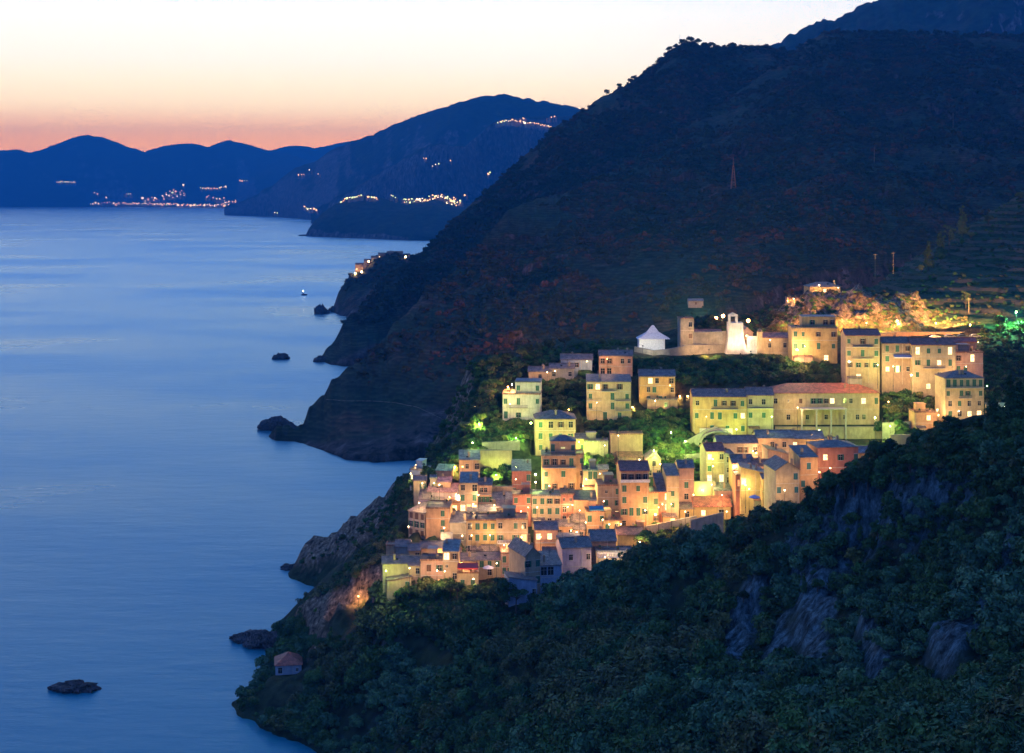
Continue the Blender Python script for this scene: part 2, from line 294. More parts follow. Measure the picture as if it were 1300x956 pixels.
# ---- the village hill, the valley and the near slope: one height field
cp = []
def C(px, py, Y): x, y, z = P(px, py, Y); cp.append((x, y, z))
def CZ(px, Y, z): cp.append(((px-CX)*Y/F, Y, z))
for yb in (745, 715, 685, 655, 625, 595, 565, 535, 505, 478, 452):   # built-up slope
    for px in (540, 600, 660, 720, 780, 840, 900, 960, 1020, 1080, 1150, 1220, 1290):
        if px < 600 and yb < 560: continue
        if px < 520+max(0, (650-yb))*.3: continue
        if yb > 745-max(0, (px-620))*.22: continue
        C(px, yb, Yf(yb))
for a in [(1300,572,262),(1420,540,255),(1600,440,250),(1250,592,270),(1200,598,277),(1150,602,284),(1100,607,292),(1060,622,300),(1020,648,308),(980,668,317),(940,680,328),(900,692,340),(860,702,352),(800,722,368),(760,740,378),(700,762,388),(650,772,380),(690,764,382),(366,853,419),(348,857,417),(386,852,420),(366,860,412),
          (1300,956,172),(1150,956,200),(1000,956,232),(900,956,252),(800,956,272),(700,956,297),(600,956,322),(500,956,350),
          (370,850,425),(370,805,445),(450,800,418),(550,785,403),(450,867,395),(550,867,362),(650,867,332),(800,867,300),(1000,867,262),(1150,867,236),(1300,867,207),(800,785,340),(1000,760,297),(1200,700,270),(650,810,368),(1300,700,245),(1100,700,290),(900,770,325),
          (1500,956,140),(1500,800,180),(1300,1100,120),(1000,1100,150),(1600,1100,100),(700,1050,240),
          (430,775,425),(395,790,438),(600,757,400),
          (500,692,440),(475,714,438),(450,733,438),(425,750,440),(400,760,447),(383,768,455),(432,792,431),(470,768,428),(490,757,424),
          (445,722,468),(472,700,466),(500,676,466),(400,748,490),(380,757,500),
          (388,706,566),(400,697,568),(415,690,566),(432,682,562),(444,671,560),(458,661,556),(475,655,550),(492,643,540),(508,628,528),(522,610,515),(535,600,505),
          (560,585,500),(575,560,515),(600,520,540),(630,480,560),(660,455,585),(700,440,600),(760,440,600),(820,440,590),
          (830,450,545),(870,450,545),(910,448,545),(950,448,545),(990,447,548),(975,422,572),(1000,420,572),(1040,422,572),(1080,422,572),(1120,422,572),(1160,422,572),(985,412,582),(1005,396,584),(1030,392,584),(1060,390,584),(1090,390,584),(1120,392,584),(1150,396,584),(1000,393,594),(1020,383,596),(1060,381,598),(1090,374,598),(1120,370,600),(1160,380,602),(1000,392,612),(1030,379,612),(1060,378,612),(1110,370,625),(1180,423,562),(1250,423,562),(1190,400,590),(890,412,572),(905,406,574),(915,412,572),(860,430,570),(1180,345,700),(1210,310,760),(1235,285,790),(1270,262,820),(1300,246,850),(1300,300,760),(1250,330,720),(1300,380,620),(1360,220,860),(1500,180,880),(1400,400,600),(1500,420,560),(1300,423,560),(1100,370,640),(1150,350,690),(515,750,402),(560,752,402),(480,762,410)]: C(*a)
for a in [(1300,350,76),(1300,410,64),(1200,340,74),(1200,400,60),(1100,350,64),(1100,410,54),(1000,370,52),(1000,400,50),(1400,350,84),(1500,410,80),(1250,310,88),(1150,315,80),(1050,330,70),(330,434,-3),(300,380,-8),(380,372,-6),(430,366,-3),(480,350,2),(345,470,-3),(330,455,-4),(340,500,-8),(320,480,-6),(365,545,-5),(378,525,-4),(400,535,-3),(430,520,4),(372,566,-1),(365,580,-8),(400,600,-9),(440,610,-8),(480,610,-6),(510,610,-2),(530,600,10),(300,600,-12),(200,420,-12),(200,600,-12),(250,800,-12),(250,340,-12),(480,680,-12),(450,800,-14),(510,690,-10),(550,640,25),(560,690,0),(600,650,45),(600,720,10),(700,700,60),(760,720,50),(900,700,65),(900,780,40),(1000,760,70),(1060,820,80),(1150,850,100),(1200,950,105),(1300,1000,135),(1500,1000,150),(700,900,5),(550,900,-15),(400,900,-15),(900,950,30),(400,300,-12),(500,310,-4),(560,290,10),(450,250,-10),(600,250,15),(700,200,35),(100,300,-12),(900,150,60),(1150,120,75),(1600,200,110)]: CZ(*a)
cp = np.array(cp)
def rbf_fit(p, z, sm=.6):
    n = len(p); d = np.sqrt(((p[:, None]-p[None])**2).sum(-1)+4.0)
    A = np.zeros((n+3, n+3)); A[:n, :n] = -d+np.eye(n)*sm*-0; A[:n, n] = 1; A[:n, n+1:] = p; A[n, :n] = 1; A[n+1:, :n] = p.T
    A[:n, :n] += np.eye(n)*sm
    return np.linalg.solve(A, np.concatenate([z, np.zeros(3)]))
_w = rbf_fit(cp[:, :2], cp[:, 2])
def rbf(q):
    out = np.empty(len(q))
    for i in range(0, len(q), 20000):
        s = q[i:i+20000]; d = np.sqrt(((s[:, None]-cp[None, :, :2])**2).sum(-1)+4.0)
        out[i:i+20000] = -d@_w[:-3]+_w[-3]+s@_w[-2:]
    return out
gx = np.arange(-250, 470, 1.8); gy = np.concatenate([np.arange(85, 260, 1.6), np.arange(260, 600, 1.9), np.arange(600, 1010, 2.4)])
GX, GY = np.meshgrid(gx, gy)
GZ = rbf(np.stack([GX.ravel(), GY.ravel()], 1)).reshape(GX.shape)
pxg = CX+F*GX/GY
built = ((GY > 398) & (GY < 560) & (pxg > 515)).astype(float)
nz = fbm(GX*.03, GY*.03, 0, 6, 31, True)*3.2+fbm(GX*.12, GY*.12, 0, 4, 32)*1.4
gl = fbm(GX*.045+GY*.01, GY*.012, 0, 4, 37, True)        # gullies down the near slope
near = np.clip((330-GY)/60, 0, 1)
PYG = HY+F*(H-GZ)/GY
def blobs(p, py, L):
    o = np.full(p.shape, 9.0)
    for (cx, cy, rx, ry, rot) in L:
        a = math.radians(rot); dx, dy = p-cx, py-cy
        o = np.minimum(o, ((dx*math.cos(a)+dy*math.sin(a))/rx)**2+((-dx*math.sin(a)+dy*math.cos(a))/ry)**2)
    return o
ROCKS = [(940,800,24,75,18),(1035,790,26,62,8),(985,830,14,40,25),(1085,638,34,12,0),(1210,840,24,45,30),(1275,730,8,50,22),(1224,735,6,30,10),(1245,800,14,36,20),(905,850,14,40,20),(1110,850,16,30,-10),(1075,720,8,30,15),(640,860,16,20,0)]
CLIFF = [(470,742,26,22,-35),(430,768,32,16,-20),(395,785,26,12,10),(400,800,14,16,0)]
PROM = [(400,705,34,22,-25),(440,690,36,24,-25),(480,668,34,24,-35),(515,640,24,26,-40)]
ROAD = [(1020,400,46,24,-10),(1080,398,60,26,0),(1140,402,40,24,0)]
rn = fbm(GX*.09, GY*.09, GZ*.05, 4, 44)
ROCKA = np.zeros_like(GZ)
for L_, y0_, y1_ in ((ROCKS, 80, 330), (CLIFF, 410, 458), (PROM, 480, 620), (ROAD, 571, 606)):
    m_ = (GY > y0_) & (GY < y1_); bb = blobs(CX+F*GX/GY, PYG, L_)+rn*1.1
    ROCKA = np.maximum(ROCKA, m_*np.clip((1.25-bb)*2.5, 0, 1))
GZ = GZ+nz*(1-built*.85)+near*gl*3.5
GZ = GZ+ROCKA*(fbm(GX*.10, GY*.10, 0, 5, 51, True)*3.4+fbm(GX*.26+GY*.05, GY*.10, 0, 3, 52, True)*2.0)*np.clip((GZ+2)/6, .2, 1)
# terraces on the right hill
tr = ((pxg > 1080) & (GY > 575)).astype(float)*np.clip((GY-575)/30, 0, 1)
st = 3.6; q = GZ/st; GZ = GZ*(1-tr)+tr*st*(np.floor(q)+np.clip((q-np.floor(q)-.6)/.4, 0, 1))
def zraw(x, y):
    j = np.clip(np.searchsorted(gx, x)-1, 0, len(gx)-2); i = np.clip(np.searchsorted(gy, y)-1, 0, len(gy)-2)
    fx = (x-gx[j])/(gx[j+1]-gx[j]); fy = (y-gy[i])/(gy[i+1]-gy[i])
    return (GZ[i, j]*(1-fx)+GZ[i, j+1]*fx)*(1-fy)+(GZ[i+1, j]*(1-fx)+GZ[i+1, j+1]*fx)*fy
def level(x, y, w, d, rz, z, pad=1.6):
    """cut the ground level under a building"""
    c, s = math.cos(rz), math.sin(rz); R = (w+d)/2+pad+3
    jj = np.where(np.abs(gx-x) < R)[0]; ii = np.where((gy > y-R) & (gy < y+R+d))[0]
    if not len(jj) or not len(ii): return
    sx, sy = GX[np.ix_(ii, jj)]-x, GY[np.ix_(ii, jj)]-y
    lx = c*sx+s*sy; ly = -s*sx+c*sy
    ins = (np.abs(lx) < w/2+pad) & (ly > -pad) & (ly < d+pad)
    sub = GZ[np.ix_(ii, jj)]; sub[ins] = np.minimum(sub[ins], z+.15); GZ[np.ix_(ii, jj)] = sub

# ================================================================== HOUSES
def window_mesh(name, kind, w, h, pane, shut):
    b = MB(); fr, fm, pm, sm = .09, 0, 1, 2
    b.box(-w/2-.12, w/2+.12, -.05, .02, -h/2-.16, -h/2-.04, fm)       # sill
    b.box(-w/2-.12, w/2+.12, -.03, .02, h/2+.02, h/2+.14, fm)
    if kind == 'closed':
        for s in (-1, 1):
            x0, x1 = (-w/2, -.02) if s < 0 else (.02, w/2)
            b.box(x0, x1, -.045, .02, -h/2, h/2, sm)
            for k in range(5):
                z = -h/2+h*(k+.6)/5.2; b.box(x0+.06, x1-.06, -.065, -.044, z-.05, z+.03, sm)
    else:
        b.box(-w/2, w/2, -.012, .02, -h/2, h/2, pm)
        b.box(-.03, .03, -.03, -.011, -h/2, h/2, fm); b.box(-w/2, w/2, -.029, -.0115, h*.12, h*.12+.06, fm)
        if kind == 'open':
            for s in (-1, 1):
                x0, x1 = (-w/2-w*.48, -w/2-.02) if s < 0 else (w/2+.02, w/2+w*.48)
                b.box(x0, x1, -.07, .02, -h/2, h/2, sm)
    return b.mesh(name, [M['frame'], pane, shut])
WM = {}
for ch, kd, w, h, pa, sh in [('g','closed',1.15,1.75,'glass','green'),('G','closed',1.15,1.75,'glass','teal'),('b','closed',1.15,1.8,'glass','wood'),('o','open',1.0,1.7,'glass','green'),('O','open',1.0,1.7,'glass','wood'),
    ('d','plainw',1.1,1.6,'glass','green'),('D','plainw',1.5,2.1,'glass','green'),('s','plainw',.7,.8,'glass','green'),('l','plainw',1.35,1.7,'lit','green'),('L','open',1.2,2.2,'lit','green'),('t','plainw',1.3,2.5,'lit','wood'),
    ('y','plainw',4.2,1.5,'lity','green'),('Y','plainw',1.3,1.7,'lity','green'),('r','plainw',1.2,1.9,'lito','wood'),('T','closed',1.2,2.3,'glass','green'),('B','closed',1.2,2.3,'glass','green')]:
    WM[ch] = (window_mesh('window', kd, w, h, M[pa], M[sh]), w, h)
def rail_mb(b, x0, x1, y, z, hh=1.0, mi=0):
    b.box(x0, x1, y-.03, y+.03, z+hh-.06, z+hh, mi)
    n = max(2, int((x1-x0)/.35))
    for i in range(n+1):
        x = x0+(x1-x0)*i/n; b.box(x-.022, x+.022, y-.022, y+.022, z, z+hh-.06, mi)
HOUSES = []   # footprints for lamps and tree placing
def house(x0, x1, yt, yb, grid, wall='cream', roof='gable:slate', label='', d=8.0, yaw=None, Y=None, cat='house', name='house', lit=None, bal=(), up=None, group=None, rise=None, chim=None, win=None, side='', fnd=None):
    Y = Y or Yf(yb); xl, _, zt = P(x0, yt, Y); xr, _, _ = P(x1, yt, Y); z0 = P(0, yb, Y)[2]
    if yaw is None: yaw = random.uniform(-4, 4)
    a = math.radians(yaw); w = (xr-xl)/math.cos(a)
    if abs(yaw) > 14: w = min(w, (xr-xl)*1.25)
    h = zt-z0; cx = (xl+xr)/2; X0, Y0 = cx, Y+abs(math.sin(a))*w/2
    g = float(min(zraw(cx, Y), zraw(cx-w/2, Y+d/2), zraw(cx+w/2, Y+d/2)))
    found = min(max(3.0, z0-g+1.5), 9.0)
    if fnd: found = fnd
    level(X0, Y0, w, d, a, z0)
    root = empty(name, (X0, Y0, z0), a)
    tag(root, label, cat, group)
    kind, rm = (roof.split(':')+['slate'])[:2]; rmat = ROOF[rm]; wm = WALL[wall]
    HOUSES.append((X0, Y0, z0-found, zt+1.5, w, d, a))
    r = rise or min(2.2, d*.2)
    b = MB(); ov = .35
    if kind == 'gable': b.prism([(0, -found), (d, -found), (d, h), (d/2, h+r), (0, h)], 'x', -w/2, w/2)
    elif kind == 'shed': b.prism([(0, -found), (d, -found), (d, h+r), (0, h)], 'x', -w/2, w/2)
    elif kind == 'gabley': b.prism([(-w/2, -found), (w/2, -found), (w/2, h), (0, h+r), (-w/2, h)], 'y', 0, d)
    elif kind in ('slopeL', 'slopeR'):
        l, rr = (h, h+r) if kind == 'slopeL' else (h+r, h)
        b.prism([(-w/2, -found), (w/2, -found), (w/2, rr), (-w/2, l)], 'y', 0, d)
    else: b.box(-w/2, w/2, 0, d, -found, h)
    nr = grid.split('/') if grid else []
    if h > 5: b.box(-w/2-.03, w/2+.03, -.04, -.001, h*(1-1/max(1, len(nr)))-.12, h*(1-1/max(1, len(nr)))+.02, 1)   # string course
    if w > 6: px_ = random.choice([-w/2+.4, w/2-.4, w*.16]); b.tube([(px_, -.1, h-.1), (px_, -.1, 0)], .06, 5, 1)      # downpipe
    b.build('wall', [wm, M['trim']], root)
    # roof
    b = MB(); t = .16
    if kind == 'gable':
        b.prism([(-ov, h-ov*r/(d/2)+.02), (d/2, h+r+.02), (d+ov, h-ov*r/(d/2)+.02), (d+ov, h-ov*r/(d/2)+.02+t), (d/2, h+r+.02+t), (-ov, h-ov*r/(d/2)+.02+t)], 'x', -w/2-ov, w/2+ov)
        b.box(-w/2-ov, w/2+ov, d/2-.16, d/2+.16, h+r+t-.02, h+r+t+.12)
    elif kind == 'shed':
        k = r/d; b.prism([(-ov, h-ov*k+.02), (d+ov, h+r+ov*k+.02), (d+ov, h+r+ov*k+.02+t), (-ov, h-ov*k+.02+t)], 'x', -w/2-ov*.6, w/2+ov*.6)
    elif kind == 'gabley':
        k = r/(w/2); b.prism([(-w/2-ov, h-ov*k+.02), (0, h+r+.02), (w/2+ov, h-ov*k+.02), (w/2+ov, h-ov*k+.02+t), (0, h+r+.02+t), (-w/2-ov, h-ov*k+.02+t)], 'y', -ov, d+ov)
    elif kind in ('slopeL', 'slopeR'):
        l, rr = (h, h+r) if kind == 'slopeL' else (h+r, h); k = (rr-l)/w
        b.prism([(-w/2-ov, l-ov*k+.02), (w/2+ov, rr+ov*k+.02), (w/2+ov, rr+ov*k+.02+t), (-w/2-ov, l-ov*k+.02+t)], 'y', -ov, d+ov)
    elif kind == 'hip':
        q = min(w, d)/2; b.add([(-w/2-ov, -ov, h), (w/2+ov, -ov, h), (w/2+ov, d+ov, h), (-w/2-ov, d+ov, h), (-w/2+q*.95, d/2, h+r), (w/2-q*.95, d/2, h+r)] if w > d else
              [(-w/2-ov, -ov, h), (w/2+ov, -ov, h), (w/2+ov, d+ov, h), (-w/2-ov, d+ov, h), (-.02, q*.95, h+r), (.02, d-q*.95, h+r)],
              [(0, 1, 5, 4), (1, 2, 5), (2, 3, 4, 5), (3, 0, 4), (3, 2, 1, 0)] if w > d else [(0, 1, 4), (1, 2, 5, 4), (2, 3, 5), (3, 0, 4, 5), (3, 2, 1, 0)])
        b.box(-w/2-ov, w/2+ov, -ov, d+ov, h-.14, h-.005)
    else:
        b.box(-w/2-.15, w/2+.15, -.15, d+.15, h+.003, h+.15)
        for (p0, p1, p2, p3) in ((-w/2-.15, w/2+.15, -.15, .08), (-w/2-.15, w/2+.15, d-.08, d+.15), (-w/2-.15, -w/2+.08, .085, d-.085), (w/2-.08, w/2+.15, .085, d-.085)): b.box(p0, p1, p2, p3, h+.15, h+.45)
    ro = b.build('roof', rmat, root)
    if kind == 'flat' and w > 3.5:
        b = MB(); rail_mb(b, -w/2, w/2, .15, h+.45, .75); b.build('terrace_railing', M['iron'], root)
    nch = (1 if random.random() < .7 else 2) if chim is None else chim
    for i in range(nch if w > 4 else 0):
        b = MB(); xx = random.uniform(-w*.38, w*.38); yy = d*random.choice([.25, .7]); zz = h+(r*.45 if kind != 'flat' else 0)
        b.box(xx-.3, xx+.3, yy-.3, yy+.3, zz-.4, zz+1.35); b.box(xx-.42, xx+.42, yy-.42, yy+.42, zz+1.352, zz+1.48); b.box(xx-.2, xx+.2, yy-.2, yy+.2, zz+1.482, zz+1.7)
        b.build('chimney', [WALL['tan']], ro)
    if kind != 'flat' and w > 4 and random.random() < .55:      # aerial on the ridge
        b = MB(); xx = random.uniform(-w*.3, w*.3); zz = h+r*.9; b.tube([(xx, d*.45, zz-.3), (xx, d*.45, zz+1.9)], .035, 4)
        for q in range(4): b.box(xx-.5+.08*q, xx+.5-.08*q, d*.45-.02, d*.45+.02, zz+1.2+.18*q, zz+1.24+.18*q)
        b.build('tv_antenna', M['iron'], ro)
    if kind == 'flat' and w > 4:                                 # things growing and standing on the terrace belong to the house as built boxes
        for q in range(random.randint(1, 3)):
            b = MB(); xx, yy = random.uniform(-w*.42, w*.42), random.uniform(.8, d-.6); b.box(xx-.3, xx+.3, yy-.3, yy+.3, h+.151, h+.55); b.ball((xx, yy, h+.85), .42, 1, 6)
            b.build('planter', [ROOF['salmon'], M['plant']], root)
        if random.random() < .5:
            b = MB(); xa = random.uniform(-w*.4, 0); b.box(xa, xa+w*.4, d*.45, d-.4, h+.151, h+2.5); b.box(xa-.2, xa+w*.4+.2, d*.45-.3, d-.2, h+2.502, h+2.66); b.build('stair_head', wm, root)
    if kind in ('gable', 'shed', 'hip') and w > 5 and random.random() < .4:      # roof light
        b = MB(); xx = random.uniform(-w*.3, w*.3); k_ = r/(d/2) if kind != 'shed' else r/d; y1 = d*.2; z1 = h+y1*k_+.2
        b.box(xx-.35, xx+.35, y1, y1+.8, z1-.1, z1+.3); b.build('skylight', M['glass'], ro)
    if h > 6 and w > 5.5 and nr and random.random() < .4:         # low annex against the front
        b = MB(); sx = random.choice([-1, 1]); xa = sx*w*.26; aw = w*.2; ah = random.uniform(2.2, 3.2); b.prism([(-1.8, -found), (-.01, -found), (-.01, ah), (-1.8, ah-.5)], 'x', xa-aw, xa+aw); an = b.build('annex', WALL[random.choice(['tan', 'cream', 'orange', 'grey', 'pink'])], root)
        b = MB(); b.prism([(-2.0, ah-.53), (-.02, ah+.02), (-.02, ah+.16), (-2.0, ah-.39)], 'x', xa-aw-.15, xa+aw+.15); b.build('annex_roof', ROOF[random.choice(['slate', 'brown', 'grey'])], an)
    # windows
    n = len(nr)
    for i, row in enumerate(nr):
        zc = h*(1-(i+.5)/n); m_ = len(row)
        for j, ch in enumerate(row):
            if ch in '. ': continue
            q_ = random.random()
            if ch in 'gd' and q_ < .05: continue
            if ch == 'g' and q_ < .17: ch = 'o' if q_ < .12 else 'd'
            if ch in 'dog' and q_ > .955 and wall not in ('blue', 'lav'): ch = 'l'
            me, ww, hh = WM[ch]; s = random.uniform(.92, 1.12)
            pitch = w/m_; 
            if ww*1.25 > pitch: s = pitch/(ww*1.25)
            if hh*1.15 > h/n: s = min(s, h/n/(hh*1.15))
            if ch == 'y': s = max(s, .8)
            o = put('window' if ch not in 'tTB' else 'balcony_door', me, root, (-w/2+pitch*(j+.5)+random.uniform(-.08, .08), -.004, zc+random.uniform(-.05, .05)), 0, (s, 1, s))
    for (i, j0, j1) in bal:          # balcony under row i from column j0 to j1
        m_ = max(1, len(nr[i])); b = MB(); z = h*(1-(i+1)/n)+.25
        xa, xb = -w/2+w*j0/m_, -w/2+w*j1/m_
        b.box(xa, xb, -1.0, -.005, z-.14, z, 1); rail_mb(b, xa+.03, xb-.03, -.95, z, .95)
        for xx in (xa+.03, xb-.03):
            b.box(xx-.025, xx+.025, -.92, -.01, z+.89, z+.95)
        b.build('balcony', [M['iron'], M['trim']], root)
    if side:                          # side windows: left wall
        nrs = side.split('/')
        for i, row in enumerate(nrs):
            for j, ch in enumerate(row):
                if ch == '.': continue
                me, ww, hh = WM[ch]
                o = put('window', me, root, (-w/2-.004, d*(1-(j+.5)/len(row)), h*(1-(i+.5)/len(nrs))), -math.pi/2, (min(1, d/len(row)/(ww*1.3)), 1, min(1, h/len(nrs)/(hh*1.15))))
    if up:
        ux0, ux1, uyt, ugrid, uwall, uroof, dy = up
        ua, ub = (ux0-x0)/(x1-x0)*w-w/2, (ux1-x0)/(x1-x0)*w-w/2; uh = h+(yt-uyt)*Y/F+dy*.1
        b = MB(); b.box(ua, ub, dy, d-.3, h+.16, uh); b.build('upper_wall', [WALL[uwall]], root)
        b = MB(); q = min((ub-ua)/2, (d-dy)/2)*.9; uw = (ub-ua)
        if uroof != 'flat':
            y0u, y1u = dy-.3, d+.0; ym = (y0u+y1u)/2
            b.add([(ua-.3, y0u, uh+.003), (ub+.3, y0u, uh+.003), (ub+.3, y1u, uh+.003), (ua-.3, y1u, uh+.003), (ua+q, ym, uh+1.5), (ub-q, ym, uh+1.5)], [(0, 1, 5, 4), (1, 2, 5), (2, 3, 4, 5), (3, 0, 4), (3, 2, 1, 0)])
            b.build('upper_roof', ROOF[uroof], root)
        else: b.box(ua-.2, ub+.2, dy-.2, d-.1, uh+.003, uh+.3); b.build('upper_roof', ROOF['grey'], root)
        for i, row in enumerate(ugrid.split('/')):
            for j, ch in enumerate(row):
                if ch == '.': continue
                me, ww, hh = WM[ch]; pit = uw/len(row); s = min(1, pit/(ww*1.2), (uh-h)/len(ugrid.split('/'))/(hh*1.1))
                put('window', me, root, (ua+pit*(j+.5), dy-.004, h+.16+(uh-h-.16)*(1-(i+.5)/len(ugrid.split('/')))), 0, (s, 1, s))
    root['_h'] = h; root['_w'] = w; root['_d'] = d
    return root
def awning(root, x0f, x1f, zf, mat, label=None, depth=2.2, name='awning'):
    w, h = root['_w'], root['_h']; b = MB(); xa, xb, z = -w/2+w*x0f, -w/2+w*x1f, h*zf
    b.prism([(-depth, z-.7), (-.01, z), (-.01, z+.08), (-depth, z-.62)], 'x', xa, xb); b.box(xa, xb, -depth-.03, -depth-.002, z-1.0, z-.62)
    for xx in (xa+.1, xb-.1): b.tube([(xx, -depth+.1, z-.7), (xx, -.05, z-.75)], .03, 5)
    return b.build(name, mat, root)

